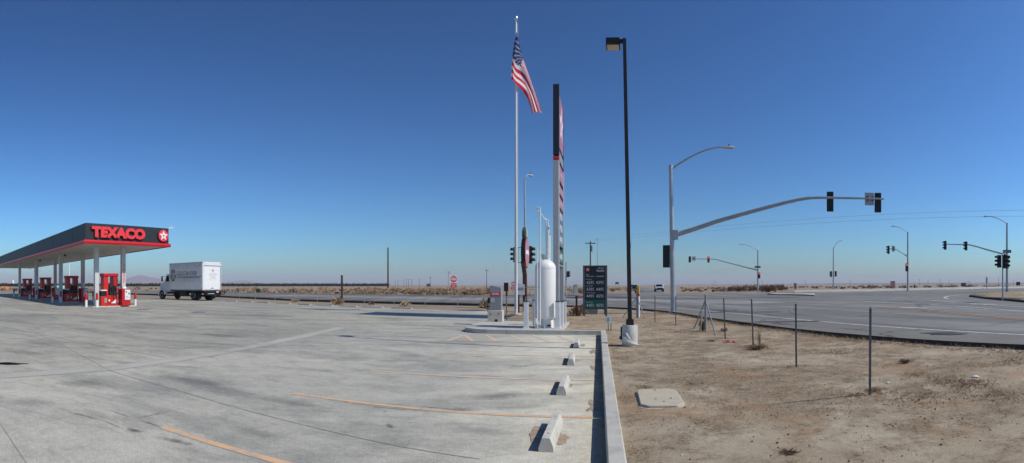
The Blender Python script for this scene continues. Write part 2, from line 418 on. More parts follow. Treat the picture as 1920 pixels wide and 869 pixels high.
def text_geo(body, bold=0.0):
    key = (body, bold)
    if key in _tc: return _tc[key]
    cu = bpy.data.curves.new('t', 'FONT'); cu.body = body; cu.size = 1; cu.offset = bold; cu.resolution_u = 3; cu.extrude = .5
    o = bpy.data.objects.new('t', cu); col.objects.link(o)
    dg = bpy.context.evaluated_depsgraph_get(); dg.update()
    me = bpy.data.meshes.new_from_object(o.evaluated_get(dg))
    vs = [tuple(v.co) for v in me.vertices]; fs = [tuple(p.vertices) for p in me.polygons]
    bpy.data.objects.remove(o); bpy.data.curves.remove(cu); bpy.data.meshes.remove(me)
    x0 = min(v[0] for v in vs); x1 = max(v[0] for v in vs); y0 = min(v[1] for v in vs); y1 = max(v[1] for v in vs)
    _tc[key] = ([((v[0] - x0) / (x1 - x0), (v[1] - y0) / (y1 - y0), v[2] + .5) for v in vs], fs, (x1 - x0) / (y1 - y0))
    return _tc[key]
def lettering(mb, body, o, w, h, depth, ex=EX, ey=EZ, n=FR, bold=0.0, mi=0, align='l'):
    vs, fs, asp = text_geo(body, bold)
    if w is None: w = h * asp
    o, ex, ey, n = Vector(o), Vector(ex), Vector(ey), Vector(n)
    if align == 'c': o = o - ex * (w / 2)
    if align == 'r': o = o - ex * w
    mb.add([o + ex * (v[0] * w) + ey * (v[1] * h) + n * (v[2] * depth) for v in vs], fs, mi)
def star_poly(r, k=.42, n=5):
    return [((r if i % 2 == 0 else r * k) * math.sin(PI * i / n), (r if i % 2 == 0 else r * k) * math.cos(PI * i / n)) for i in range(2 * n)]
def disc_poly(r, n=28, ry=None): return [(r * math.sin(2 * PI * i / n), (ry or r) * math.cos(2 * PI * i / n)) for i in range(n)]
def t_poly(r):
    a = [(-.26, .2), (.26, .2), (.26, .04), (.075, .04), (.075, -.42), (-.075, -.42), (-.075, .04), (-.26, .04)]
    return [(x * r, y * r) for x, y in a]
def emblem(parent, o, ex, ey, n, r, depth=.06, disc='sign_red', rim=None):
    o = Vector(o); N = Vector(n)
    e = MB().prism(disc_poly(r), o, ex, ey, n, depth).build('emblem', disc, parent)
    MB().prism(star_poly(r * .93), o + N * (depth + .002), ex, ey, n, .02).build('star', 'sign_white', e)
    MB().prism(t_poly(r * .8), o + N * (depth + .024), ex, ey, n, .012).build('star_letter', disc, e)
    return e

# ------------------------------------------------------------------ draped sheets and ribbons
def drape(name, poly, surf, zoff, mat, ucuts, vcuts, skirt=None, skirtmat=None, ang=KA):
    """polygon in plan, cut on a grid turned with the kerb, each vertex put on the surface"""
    bm = bmesh.new()
    vs = [bm.verts.new((p[0], p[1], 0)) for p in poly]; bm.faces.new(vs)
    bmesh.ops.triangulate(bm, faces=bm.faces[:])
    ux, uy, vx, vy = math.sin(ang), math.cos(ang), math.cos(ang), -math.sin(ang)
    for u in ucuts:
        bmesh.ops.bisect_plane(bm, geom=bm.verts[:] + bm.edges[:] + bm.faces[:], plane_co=(u * ux, u * uy, 0), plane_no=(ux, uy, 0))
    for v in vcuts:
        bmesh.ops.bisect_plane(bm, geom=bm.verts[:] + bm.edges[:] + bm.faces[:], plane_co=(v * vx, v * vy, 0), plane_no=(vx, vy, 0))
    bmesh.ops.remove_doubles(bm, verts=bm.verts[:], dist=1e-4)
    for v in bm.verts: v.co.z = surf(v.co.x, v.co.y) + zoff
    if skirt:
        be = [e for e in bm.edges if len(e.link_faces) == 1]
        r = bmesh.ops.extrude_edge_only(bm, edges=be)
        for g in r['geom']:
            if isinstance(g, bmesh.types.BMVert): g.co.z -= skirt
            if isinstance(g, bmesh.types.BMFace): g.material_index = 1
    bmesh.ops.recalc_face_normals(bm, faces=bm.faces[:])
    if sum(f.normal.z for f in bm.faces) < 0: bmesh.ops.reverse_faces(bm, faces=bm.faces[:])
    me = bpy.data.meshes.new(name); bm.to_mesh(me); bm.free()
    me.materials.append(M[mat])
    if skirt: me.materials.append(M[skirtmat])
    me.polygons.foreach_set('use_smooth', [p.normal.z > .5 for p in me.polygons])
    o = bpy.data.objects.new(name, me); col.objects.link(o); return o
def ribbon_pts(pts, w, surf, zoff, step=1.0, wob=0.0):
    P = [Vector((p[0], p[1])) for p in pts]; out = []
    for a, b in zip(P[:-1], P[1:]):
        n = max(1, int((b - a).length / step))
        out += [a.lerp(b, i / n) for i in range(n)]
    out.append(P[-1]); vs, fs = [], []
    for i, p in enumerate(out):
        t = (out[min(i + 1, len(out) - 1)] - out[max(i - 1, 0)]).normalized(); nrm = Vector((-t.y, t.x))
        ww = w * (1 + wob * random.uniform(-1, 1)) / 2
        for q in (p - nrm * ww, p + nrm * ww): vs.append((q.x, q.y, surf(q.x, q.y) + zoff))
    for i in range(len(out) - 1): fs.append((2 * i, 2 * i + 2, 2 * i + 3, 2 * i + 1))
    return vs, fs
def ribbons(name, lines, surf, zoff, mat, step=1.0, wob=0):
    mb = MB()
    for pts, w in lines: mb.add(*ribbon_pts(pts, w, surf, zoff, step, wob))
    return [struct(o) for o in mb.split(name, mat, smooth=0)]
def px_line(pp, surf): return [G(x, y, surf) for x, y in pp]
def steps(*segs):
    out = []
    for a, b, s in segs:
        x = a
        while x < b - 1e-6: out.append(x); x += s
    return out

# ================================================================== SETTING
# ---- desert ground: one polar sheet to the horizon
mb = MB(); NA = 160
rings = [0.0]; r = .8
while r < 10400: rings.append(r); r *= 1.13
rings.append(10400)
vs = [(0, 0, -.35)]
for r in rings[1:]:
    for j in range(NA):
        a = 2 * PI * j / NA; x, y = r * math.sin(a), r * math.cos(a)
        vs.append((x, y, z_ground(x, y) - (.3 if r < 12 else 0)))
fs = [(0, 1 + (j + 1) % NA, 1 + j) for j in range(NA)]
for i in range(len(rings) - 2):
    for j in range(NA):
        a, b2 = 1 + i * NA, 1 + (i + 1) * NA
        fs.append((a + j, a + (j + 1) % NA, b2 + (j + 1) % NA, b2 + j))
mb.add(vs, fs); struct(mb.build('ground', 'desert', smooth=180))

# ---- concrete lot
lot_far = px_line([(930, 583.5), (880, 583.2), (830, 581.5), (772, 579.0), (717, 576.8), (624, 572.6), (544, 569.2), (444, 564.8), (415, 563.2), (300, 559.8), (243, 558.5), (100, 553), (30, 549.5), (0, 548.2)], z_lot)
lot_poly = [KW(-14, .076), KW(16.6, .076), KW(16.6, -4.3), KW(19.8, -4.3)] + lot_far + [(-150, 60), (-150, -30), (-20, -40)]
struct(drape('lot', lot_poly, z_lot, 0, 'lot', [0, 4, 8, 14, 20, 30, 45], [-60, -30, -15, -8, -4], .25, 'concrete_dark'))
struct(drape('lot_apron', [KW(-14, -.02), KW(-14, .3), KW(-16, .3), KW(-16, -3)], z_lot, -.02, 'lot', [], []))
# paler valley gutter
gut = px_line([(0, 706), (100, 699), (200, 692), (350, 672), (500, 645.5), (570, 631), (640, 615)], z_lot)
gut = [(gut[0][0] - 4, gut[0][1] - 5)] + gut
ribbons('gutter', [(gut, .46)], z_lot, .004, 'concrete_pale', 1)
ribbons('expansion_joint', [
    (px_line([(30, 605), (140, 660), (207, 696)], z_lot) + px_line([(333, 733), (480, 775), (633, 813), (760, 840), (900, 862)], z_lot), .014),
    (px_line([(0, 795), (20, 825), (42, 858), (60, 885)], z_lot), .012),
    ([KW(7.2, -8.4), KW(7.2, -20), KW(8.5, -32)], .02), ([KW(14.6, -8.8), KW(15.4, -32)], .022),
    ([KW(22, -4.6), KW(24, -30)], .03), ([KW(5.2, -13), KW(22, -15)], .02), ([KW(9, -21), KW(26, -22)], .03),
    ([(p[0] + .23, p[1] + .03) for p in gut[1:]], .016), ([(p[0] - .23, p[1] - .03) for p in gut[1:]], .016),
    ([KW(14.9, -.2), KW(14.9, -9)], .014)], z_lot, .0045, 'joint', .5, .4)
def kl(u, v0, v1): return [KW(u, v0), KW(u, v1)]
ribbons('parking_line', [(kl(3.64, -4.30, -.05), .10), (kl(6.06, -4.22, -.06), .09)], z_lot, .004, 'line_orange', .2, .05)
ribbons('parking_line_worn', [(kl(8.42, -4.1, -.06), .085), (kl(11.25, -4.0, -.06), .08), (kl(13.9, -4.0, -2), .07)], z_lot, .004, 'line_orange_faint', .2, .05)
hat = [((838, 640), (868, 629.4)), ((870.6, 628.8), (886, 639.6)), ((912, 629.3), (932.6, 641)), ((959, 630), (982, 642)), ((999, 630), (1031.6, 642.4)), ((1044, 630), (1076.5, 642.4)), ((838, 640), (1076, 643))]
ribbons('hatched_marking', [(px_line(h, z_lot), .10) for h in hat[:-1]] + [(px_line(hat[-1], z_lot), .05)], z_lot, .004, 'line_orange_faint', .3, .05)
def splotch(px, py, w, h, n=26, surf=z_lot, zoff=.0035, ang=None, jag=.35):
    cx, cy = G(px, py, surf); a = -th(px) if ang is None else ang
    vs = [(cx, cy, surf(cx, cy) + zoff)]
    sd = random.random() * 50
    for i in range(n):
        q = 2 * PI * i / n
        k = 1 + jag * 1.6 * noise.noise((math.cos(q) * 1.6 + sd, math.sin(q) * 1.6, sd)) + random.uniform(-.1, .1)
        x, y = w / 2 * k * math.cos(q), h / 2 * k * math.sin(q)
        X, Y = cx + x * math.cos(a) - y * math.sin(a), cy + x * math.sin(a) + y * math.cos(a)
        vs.append((X, Y, surf(X, Y) + zoff))
    return vs, [(0, 1 + i, 1 + (i + 1) % n) for i in range(n)]
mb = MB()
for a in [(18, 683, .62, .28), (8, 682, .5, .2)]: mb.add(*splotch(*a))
[struct(q) for q in mb.split('shadow_patch', 'shadow_tone', smooth=0)]  # flat dark sheets painting in a cast shadow whose caster is not built

# ---- kerb and raised island
kb = MB()
def kbox(u0, u1, v0, v1, z0, z1, mi=0):
    kb.add([(*KW(u, v), z) for z in (z0, z1) for u, v in ((u0, v0), (u0, v1), (u1, v1), (u1, v0))], [(0, 1, 2, 3), (4, 5, 6, 7), (0, 1, 5, 4), (1, 2, 6, 5), (2, 3, 7, 6), (3, 0, 4, 7)], mi)
for u0 in range(-12, 15, 3):
    kbox(u0 + .006, u0 + 2.994 if u0 + 3 < 15 else 16.02, .076, .236, -.2, .15)
struct(kb.build('kerb', 'concrete', bevel=.015))
isl = []
U0, U1, VL, VR = 16.08, 19.9, -4.62, .236
for a in range(0, 10): q = PI + PI / 2 * a / 9; isl.append((U0 + 1.3 + 1.3 * math.sin(q - PI / 2) * 1.0, VL + 1.3 + 1.3 * math.cos(q)))
def corner(cu, cv, r, a0, a1, n=9): return [(cu + r * math.sin(lerp(a0, a1, i / n)), cv + r * math.cos(lerp(a0, a1, i / n))) for i in range(n + 1)]
isl = corner(U0 + 1.0, VL + 1.0, 1.0, R(270), R(180))[:]
outer = [(U0, VR)] + corner(U0 + 1.0, VL + 1.0, 1.0, R(270), R(180)) + corner(U1 - .8, VL + .8, .8, R(180), R(90)) + [(U1, -1.15), (U0 + .16, -1.15), (U0 + .16, VR)]
pts = [KW(u, v) for u, v in outer]
islm = MB(); n = len(pts)
islm.prism([(0, 0)] * 3, (0, 0, 0), EX, EYV, EZ, 0) if False else None
islm.add([(x, y, -.2) for x, y in pts] + [(x, y, .145) for x, y in pts], [tuple(range(n, 2 * n))] + [(i, (i + 1) % n, n + (i + 1) % n, n + i) for i in range(n)])
struct(islm.build('island', 'concrete', bevel=.012))

# ---- road
near_edge = [(300, 552.5), (415, 555.3), (555, 561.5), (640, 564), (720, 565.8), (820, 568), (905, 569.7), (990, 571.5), (1064, 573.2), (1140, 576), (1194, 578.7), (1228, 581.5), (1256, 584.5), (1280, 588), (1325, 595.6), (1367, 601), (1440, 610.6), (1480, 615.7), (1560, 624), (1630, 630), (1740, 638), (1920, 647.2)]
far_edge = [(1920, 540.2), (1800, 542.5), (1702, 545), (1620, 547), (1528, 549), (1421, 548.6), (1275, 550.5), (1140, 550.6), (1064, 551.2), (905, 554), (875, 553.6), (640, 551), (420, 548.4), (300, 545.6)]
ne = px_line(near_edge, z_road); fe = px_line(far_edge, z_road)
def ext(a, b, L):
    d = (Vector(b) - Vector(a)).normalized(); return (b[0] + d.x * L, b[1] + d.y * L)
road_poly = [ext(ne[2], ne[0], 400)] + ne + [ext(ne[-2], ne[-1], 30), (60, -40), (200, 0), ext(fe[2], fe[0], 200)] + fe + [ext(fe[-3], fe[-1], 400)]
gc = steps((-40, 130, 4), (130, 400, 20)); gv = steps((-400, -100, 25), (-100, 110, 4), (110, 300, 20))
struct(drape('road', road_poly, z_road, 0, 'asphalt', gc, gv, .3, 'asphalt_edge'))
# the leg that runs away to the left of the signal pole
leg = [XY(1196, 78), XY(1262, 78), XY(1246, 140), XY(1216, 260), XY(1194, 500), XY(1180, 1500), XY(1176, 1500), XY(1184, 500), XY(1186, 260), XY(1190, 140)]
struct(drape('side_road', leg, z_road, -.02, 'asphalt', gc, gv, .3, 'asphalt_edge'))
white = [(1064, 571.8), (1140, 574.2), (1200, 576), (1256, 578.3), (1280, 580), (1314, 582.6), (1412, 591.5), (1440, 594.8), (1480, 598.8), (1630, 611.8), (1743, 619.2), (1920, 629.2)]
wl = px_line(white, z_road)
shp = ne[8:] + [ext(ne[-2], ne[-1], 25)] + [ext(wl[-2], wl[-1], 25)] + wl[::-1]
struct(drape('road_shoulder', shp, z_road, .006, 'shoulder', gc, gv))
ribbons('edge_line', [(wl + [ext(wl[-2], wl[-1], 20)], .12)], z_road, .014, 'line_white', 1)
ribbons('centre_line', [(px_line(p, z_road), .14) for p in ([(1630, 577.5), (1720, 583.5), (1850, 595), (1920, 601.5)], [(1640, 576.5), (1730, 582.3), (1850, 593), (1920, 599.2)])], z_road, .012, 'line_yellow', 1)
lanes = [([(1743, 571.5), (1830, 577.5), (1920, 585)], .16), ([(1742, 575.5), (1800, 579), (1850, 582)], .14), ([(1746, 564), (1790, 568), (1850, 572), (1920, 576.5)], .16), ([(1568, 567.3), (1660, 567)], .3), ([(1620, 566.3), (1720, 571)], .16), ([(1700, 563), (1800, 564.5)], .2), ([(1820, 571), (1870, 571.5)], .35)]
ribbons('lane_line', [(px_line(p, z_road), w) for p, w in lanes], z_road, .012, 'line_white', 1)
ribbons('stop_line', [(px_line([(1688, 577.4), (1738, 578.8)], z_road), .42)], z_road, .016, 'line_white', .5)
ribbons('turning_line', [(px_line([(1777, 561), (1770, 558.5), (1778, 556), (1800, 553.5), (1850, 551)], z_road), .22)], z_road, .012, 'line_white', .5)
mb = MB()
for a in [(1765, 625.5, 1.0, .35), (1785, 628, .9, .35), (1490, 604, 3, .35)]: mb.add(*splotch(*a, surf=z_road, zoff=.02))
[struct(q) for q in mb.split('road_patch', 'stain', smooth=0)]
# dark tyre path on the far road
ribbons('asphalt_seam', [(px_line(p, z_road), w) for p, w in (([(420, 549.6), (640, 552.4), (875, 555.8), (1064, 554.4), (1194, 559.5)], 2.2), ([(1194, 559.5), (1330, 560), (1500, 558)], 1.2), ([(415, 554.8), (640, 562.6), (905, 568.2)], .35))], z_road, .010, 'asphalt_edge', 3)
# kerb line on the far side of the junction
vg = [(1490, 549.6), (1560, 548.6), (1620, 547.4), (1702, 545.4), (1800, 542.9), (1920, 540.6), (1960, 539.8)]
mb = MB(); vs = []
for p in px_line(vg, z_road):
    dd = Vector(p).normalized()
    for o_, dz in ((-.2, 0), (.05, .16), (5.0, .34), (6.5, -.6)): vs.append((p[0] + dd.x * o_, p[1] + dd.y * o_, z_road(*p) + dz))
mb.add(vs, [(4 * i + q, 4 * i + 4 + q, 4 * i + 5 + q, 4 * i + 1 + q) for i in range(len(vg) - 1) for q in range(3)])
struct(mb.build('far_verge', 'concrete_pale', smooth=0))
ribbons('worn_lane', [(px_line([(500, 553.8), (640, 556.5), (820, 560.5), (905, 562), (1064, 562.5), (1194, 563), (1330, 566), (1450, 569)], z_road), 5.0)], z_road, .008, 'asphalt_pale', 3)
# corner island with dirt, and the low median nose
isl2 = px_line([(1817, 557), (1850, 561.3), (1880, 564), (1920, 567.6), (1960, 571), (1960, 546.5), (1920, 548), (1890, 549.6), (1855, 551.3), (1828, 553.3)], z_road)
struct(drape('corner_island', isl2, z_road, .13, 'dirt', gc, gv, .25, 'asphalt_edge'))
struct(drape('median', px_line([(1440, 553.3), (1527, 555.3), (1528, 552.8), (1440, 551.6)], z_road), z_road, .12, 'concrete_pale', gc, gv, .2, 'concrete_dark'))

# ---- near dirt, finely cut
ne_out = [ (p[0] + .4 * Vector(p).normalized().x, p[1] + .4 * Vector(p).normalized().y) for p in ne]
dp = [KW(-13, .2), KW(16.2, .2), KW(16.2, -1.2), KW(19.85, -1.2), KW(19.85, -4.5)] + [G(938, 584, z_lot), G(932, 582.5, z_lot)] + [G(900, 576, z_lot)] + ne_out[6:] + [(16, -14)]
struct(drape('dirt', dp, z_dirt, 0, 'dirt', steps((-10, 3, 1), (3, 14, .16), (14, 22, .4), (22, 45, 1.2)), steps((-6, .4, .6), (.4, 8, .16), (8, 18, .45))))

# loose dirt drifted against the wheel stops and kerb (flat, thin sheets)
mb = MB()
for px, py, w, h in ((1051, 822, .17, .42), (1005, 815, .12, .45), (1066, 722, .12, .4), (1045, 722, .10, .4), (1081, 676, .16, .35), (1063, 676, .12, .35), (1092, 648, .2, .35), (1112, 765, .14, .55), (1113, 691, .14, .5), (1113, 660, .16, .6)):
    mb.add(*splotch(px, py, w, h, ang=-KA, zoff=.004, jag=.6))
[struct(q, 'stuff') for q in mb.split('loose_dirt', 'loose_soil', smooth=0)]

# ---- hills and far plain
def ridge(name, d, prof, mat, depth):
    vs, fs = [], []; n = len(prof)
    for k, (dd, s) in enumerate(((d, 0), (d + depth * .5, 1), (d + depth, 0))):
        for px, h in prof:
            x, y = XY(px, dd); vs.append((x, y, -2 + (h + 2) * s + (noise.noise((x * .004, y * .004, 1)) * h * .15 if s else 0)))
    for k in range(2):
        for i in range(n - 1): fs.append((k * n + i, k * n + i + 1, (k + 1) * n + i + 1, (k + 1) * n + i))
    mb = MB().add(vs, fs); return struct(mb.build(name, mat, smooth=180))
def prof(pts, d, step=6):
    out = []; x = pts[0][0]
    while x <= pts[-1][0]:
        for a, b in zip(pts[:-1], pts[1:]):
            if a[0] <= x <= b[0]:
                y = lerp(a[1], b[1], (x - a[0]) / max(1e-6, b[0] - a[0])); break
        h = EYE + (HY - y) / F * d
        out.append((x, h + noise.noise((x * .05, d * .01, 0)) * 2.5 * (h > 25))); x += step
    return out
ridge('mountain', 8200, prof([(150, 533), (205, 530), (232, 525), (248, 520), (262, 516.5), (274, 518.5), (290, 522), (312, 525), (340, 528.5), (380, 533)], 8700, 5), 'hill', 1000)
ridge('hills', 8800, prof([(395, 534), (420, 530), (440, 526.5), (455, 526), (470, 528), (490, 531), (520, 533.5)], 9300, 6), 'hill', 1000)
ridge('plain', 5000, prof([(1180, 535), (1300, 533.8), (1480, 533), (1560, 531.5), (1800, 530.6), (1950, 530)], 5400, 20), 'plain', 800)

# ---- vegetation masses
def shrub_geo(mb, x, y, z, w, h, n, mi, leaf=.16):
    for _ in range(n):
        a = random.uniform(0, 2 * PI); e = random.random() ** .7; rr = random.random() ** .4
        px_, py_, pz_ = x + w / 2 * rr * math.cos(a) * math.cos(e * 1.3), y + w / 2 * rr * math.sin(a) * math.cos(e * 1.3), z + h * rr * math.sin(e * 1.5) * random.uniform(.7, 1.1)
        s = leaf * random.uniform(.6, 1.5)
        d = Vector((math.cos(a) * random.uniform(.1, 1), math.sin(a) * random.uniform(.1, 1), random.uniform(.1, 1.1))).normalized()
        t = d.cross(Vector((random.uniform(-1, 1), random.uniform(-1, 1), random.uniform(-1, 1)))).normalized()
        p = Vector((px_, py_, max(z, pz_)))
        mb.add([p - t * s * .35, p + t * s * .35, p + d * s * 1.5 + t * s * .1, p + d * s * 1.1 - t * s * .3], [(0, 1, 2, 3)], mi)
mb = MB()
def itp(L, px):
    L = sorted(L)
    for a, b_ in zip(L[:-1], L[1:]):
        if a[0] <= px <= b_[0]: return lerp(a[1], b_[1], (px - a[0]) / (b_[0] - a[0]))
    return L[0][1] if px < L[0][0] else L[-1][1]
far_d = [(p[0], math.hypot(*q)) for p, q in zip(far_edge, fe)]
near_d = [(p[0], math.hypot(*q)) for p, q in zip(near_edge, ne)]
def belt(n, px0, px1, d0, d1, wr, hr, wts, faces, surf=z_ground, leaf=.2):
    for _ in range(n):
        px = random.uniform(px0, px1); d = d0 * (d1 / d0) ** random.random()
        if d1 > 60 and d < itp(far_d, px) + 2.2: continue
        if d1 < 60 and d > itp(near_d, px) - 1.2: continue
        x, y = XY(px, d)
        s = random.random() ** 2
        w = lerp(wr[0], wr[1], s); h = lerp(hr[0], hr[1], s)
        k = noise.noise((x * .06, y * .06, 5))
        if k < -.18: continue
        shrub_geo(mb, x, y, surf(x, y), w, h, faces, random.choices(range(4), wts)[0], leaf)
belt(330, 395, 930, 96, 175, (.7, 2.2), (.35, 1.15), (10, 3, .6, .4), 120, leaf=.13)
belt(420, 395, 930, 62, 110, (.4, 1.0), (.15, .4), (10, 2, .5, .2), 40)
belt(260, 640, 930, 64, 100, (.6, 1.9), (.3, .9), (10, 3, .8, .2), 110, leaf=.13)
belt(90, 1064, 1196, 88, 170, (.8, 2.4), (.5, 1.3), (12, 2, .6, .3), 120, leaf=.13)
belt(90, -10, 300, 100, 200, (.8, 2.6), (.4, 1.1), (10, 2, 1, .4), 60)
belt(60, 1275, 1370, 112, 260, (.6, 2.0), (.2, .6), (10, 4, 2, .3), 50)
belt(60, 1355, 1475, 108, 135, (1.0, 2.6), (.7, 1.5), (3, 9, 3, .2), 90)
belt(70, 1590, 1905, 128, 210, (.8, 3.0), (.3, 1.2), (8, 7, 1.5, .2), 110, leaf=.14)
belt(60, 1480, 1700, 115, 210, (.6, 1.8), (.2, .6), (8, 5, 2, .2), 40)
belt(50, 420, 900, 40, 56, (.25, .7), (.08, .25), (10, 3, .4, .1), 40, leaf=.1)
tag(mb.build('desert_scrub', ['scrub_tan', 'scrub_red', 'scrub_dark', 'scrub_green'], smooth=0, recalc=False), 'dry tan and rust coloured scrub covering the desert beyond the roads', 'scrub', kind='stuff')
mb = MB()
for row in range(6):
    d = 560 + row * 45
    px = -12.0 if row % 2 else -9.0
    while px < 728:
        dd = d + (px - 360) * .12; x, y = XY(px + random.uniform(-.6, .6), dd)
        shrub_geo(mb, x, y, -.1, 4.6, 2.75 * random.uniform(.92, 1.06), 20, 0, 1.1)
        px += 2.6
tag(mb.build('orchard', ['orchard'], smooth=0, recalc=False), 'long dark orchard along the horizon behind the truck and canopy', 'orchard', kind='stuff')

# ---- straw and pebbles on the near dirt
mb = MB()
def straw(x, y, n, spread, hmax, mi):
    for _ in range(n):
        X, Y = x + random.gauss(0, spread), y + random.gauss(0, spread)
        u, v = KF(X, Y)
        if v < .3: continue
        z = z_dirt(X, Y); a = random.uniform(0, 2 * PI); L = hmax * random.uniform(.35, 1); up = random.uniform(.02, .55) if random.random() < .8 else random.uniform(.6, 1)
        d = Vector((math.cos(a) * (1 - up), math.sin(a) * (1 - up), up)).normalized() * L
        t = Vector((-math.sin(a), math.cos(a), 0)) * random.uniform(.0010, .0024)
        p = Vector((X, Y, z - .003))
        mb.add([p - t, p + t, p + d * .6 + t * .8 + Vector((0, 0, -.1 * L)), p + d], [(0, 1, 2), (0, 2, 3)], mi)
for _ in range(430):
    px, py = random.uniform(1170, 1915), 700 - random.random() ** 1.5 * 40
    v = noise.noise((px * .01, py * .03, 2))
    x, y = random.uniform(1.2, 10.5), random.uniform(3.2, 24)
    k = noise.noise((x * .45, y * .45, 11))
    if k < 0.0: continue
    straw(x, y, int(20 + 130 * k), .22 + .3 * k, .075, 1 if random.random() < .35 else 0)
for px, py, n, s in ((1710, 703, 120, .12), (1780, 716, 260, .22), (1820, 724, 220, .2), (1870, 742, 200, .25), (1545, 658, 160, .3), (1590, 663, 140, .3), (1640, 735, 90, .1), (1720, 750, 120, .2), (1910, 678, 90, .2), (1700, 678, 60, .1), (1600, 743, 90, .1), (1300, 720, 60, .1), (1205, 728, 60, .06)):
    x, y = G(px, py, z_dirt0); straw(x, y, n * 3, s, .085, 1 if random.random() < .6 else 0)
for i in range(900):   # thin fringe along the pavement edge
    t = random.random(); k = int(t * (len(ne) - 12)) + 11; a, b2 = Vector(ne[min(k, len(ne) - 2)]), Vector(ne[min(k + 1, len(ne) - 1)])
    p = a.lerp(b2, random.random()); q = p - p.normalized() * random.uniform(.05, .9)
    straw(q.x, q.y, 4, .06, .16, 0)
for i in range(520):
    x, y = KW(random.uniform(3.3, 15.6), .27 + random.random() ** 2.5 * .4); straw(x, y, 6, .05, .045, random.choice((0, 1)))
for px, py in ((1228, 605), (1267, 611), (1359.7, 636.5), (1412, 652), (1493, 688), (1631, 741), (1323, 622), (1181, 650), (1194, 597)):
    x, y = G(px, py, z_dirt0); straw(x, y, 150, .16, .07, 1); straw(x, y, 80, .22, .06, 0)
tag(mb.build('dry_grass', ['straw', 'straw_red'], smooth=0, recalc=False), 'dead straw coloured grass scattered over the bare dirt', 'grass', kind='stuff')
mb = MB()
for i in range(6500):
    x, y = random.uniform(.8, 10.8), 2.8 + random.random() ** 1.4 * 18
    u, v = KF(x, y)
    if v < .27: continue
    s = .004 + .012 * random.random() ** 4; z = z_dirt(x, y)
    pts = [(1, 0, 0), (0, 1, 0), (-1, 0, 0), (0, -1, 0), (0, 0, 1), (0, 0, -1)]
    vs = [(x + p[0] * s * random.uniform(.6, 1.4), y + p[1] * s * random.uniform(.6, 1.4), z + s * .35 + p[2] * s * random.uniform(.5, .9)) for p in pts]
    mb.add(vs, [(0, 1, 4), (1, 2, 4), (2, 3, 4), (3, 0, 4), (1, 0, 5), (2, 1, 5), (3, 2, 5), (0, 3, 5)], random.choices((0, 1, 2), (4, 4, 1))[0])
tag(mb.build('pebbles', ['dirt', 'scrub_dark', 'stone_white'], smooth=0, recalc=False), 'small pebbles and clods scattered over the bare dirt', 'pebbles', kind='stuff')

# ================================================================== CANOPY
NC = Vector((-25.56, 22.42)); EF = Vector((.266, .964)).normalized(); EL = Vector((-.918, .396)).normalized()
def CP(a, b): p = NC + EF * a + EL * b; return (p.x, p.y)
W_, L_ = 6.87, 52.0
HB, HT = 4.42, 5.83
can = thing('gas_station_canopy', 'long dark canopy with red lower band over the fuel pumps', 'canopy', (NC.x, NC.y, 0))
def cl(a, b, z): p = EF * a + EL * b; return (p.x, p.y, z)
def cbox(mb, a0, a1, b0, b1, z0, z1, mi=0):
    mb.add([cl(a, b, z) for z in (z0, z1) for a, b in ((a0, b0), (a1, b0), (a1, b1), (a0, b1))], [(3, 2, 1, 0), (4, 5, 6, 7), (0, 1, 5, 4), (1, 2, 6, 5), (2, 3, 7, 6), (3, 0, 4, 7)], mi)
mb = MB(); cbox(mb, 0, W_, 0, .12, HB + .27, HT); mb.build('front_fascia', 'canopy_dark', can)
mb = MB()
b0 = .122
while b0 < L_:
    cbox(mb, 0, .12, b0, min(b0 + 2.965, L_), HB + .27, HT); b0 += 3.0
mb.build('side_fascia', 'canopy_dark', can)
mb = MB(); cbox(mb, W_ - .12, W_, .122, L_, HB + .27, HT); cbox(mb, .122, W_ - .122, L_ - .12, L_, HB + .27, HT); mb.build('rear_fascia', 'canopy_dark', can)
mb = MB(); cbox(mb, .13, W_ - .13, .13, L_ - .13, HT - .35, HT - .3); mb.build('roof', 'grey_light', can)
mb = MB(); cbox(mb, .1, W_ - .1, .1, L_ - .1, HB + .06, HB + .16); ce = mb.build('ceiling', 'soffit', can)
mb = MB()
prof_ = [(0, 0), (-.10, .03), (-.14, .1), (-.14, .18), (-.10, .25), (0, .28)]
def bandrun(pa, pb, out):   # bullnose band along one side
    vs = []
    for p in (pa, pb):
        for o_, z in prof_: vs.append((p[0] + out[0] * -o_, p[1] + out[1] * -o_, HB + z))
    k = len(prof_); mb.add(vs, [(i, i + 1, k + i + 1, k + i) for i in range(k - 1)] + [(0, k, 2 * k - 1, k - 1), tuple(range(k)), tuple(range(2 * k - 1, k - 1, -1))])
c00, c10, c11, c01 = cl(0, 0, 0), cl(W_, 0, 0), cl(W_, L_, 0), cl(0, L_, 0)
g = .14
bandrun(cl(-g, 0, 0), cl(W_ + g, 0, 0), (-EL.x, -EL.y)); bandrun(cl(0, .001, 0), cl(0, L_, 0), (-EF.x, -EF.y)); bandrun(cl(W_, .001, 0), cl(W_, L_, 0), (EF.x, EF.y))
mb.build('red_band', 'canopy_red', can)
nf = (-EL.x, -EL.y, 0); ef3 = (EF.x, EF.y, 0)
mb = MB(); lettering(mb, 'TEXACO', cl(.42, -.055, HT - .97), 4.30, .77, .13, ef3, EZ, nf, bold=.068)
mb.build('lettering', 'letter_red', can)
mb = MB(); lettering(mb, 'TEXACO', cl(.37, -.004, HT - 1.03), 4.34, .80, .05, ef3, EZ, nf, bold=.08)
mb.build('lettering_backing', 'black', can)
MB().prism(disc_poly(.47), cl(6.30, -.002, HT - .60), ef3, EZ, nf, .05).build('emblem_backing', 'black', can)
emblem(can, cl(6.33, -.054, HT - .58), ef3, EZ, nf, .43, .10, 'letter_red')
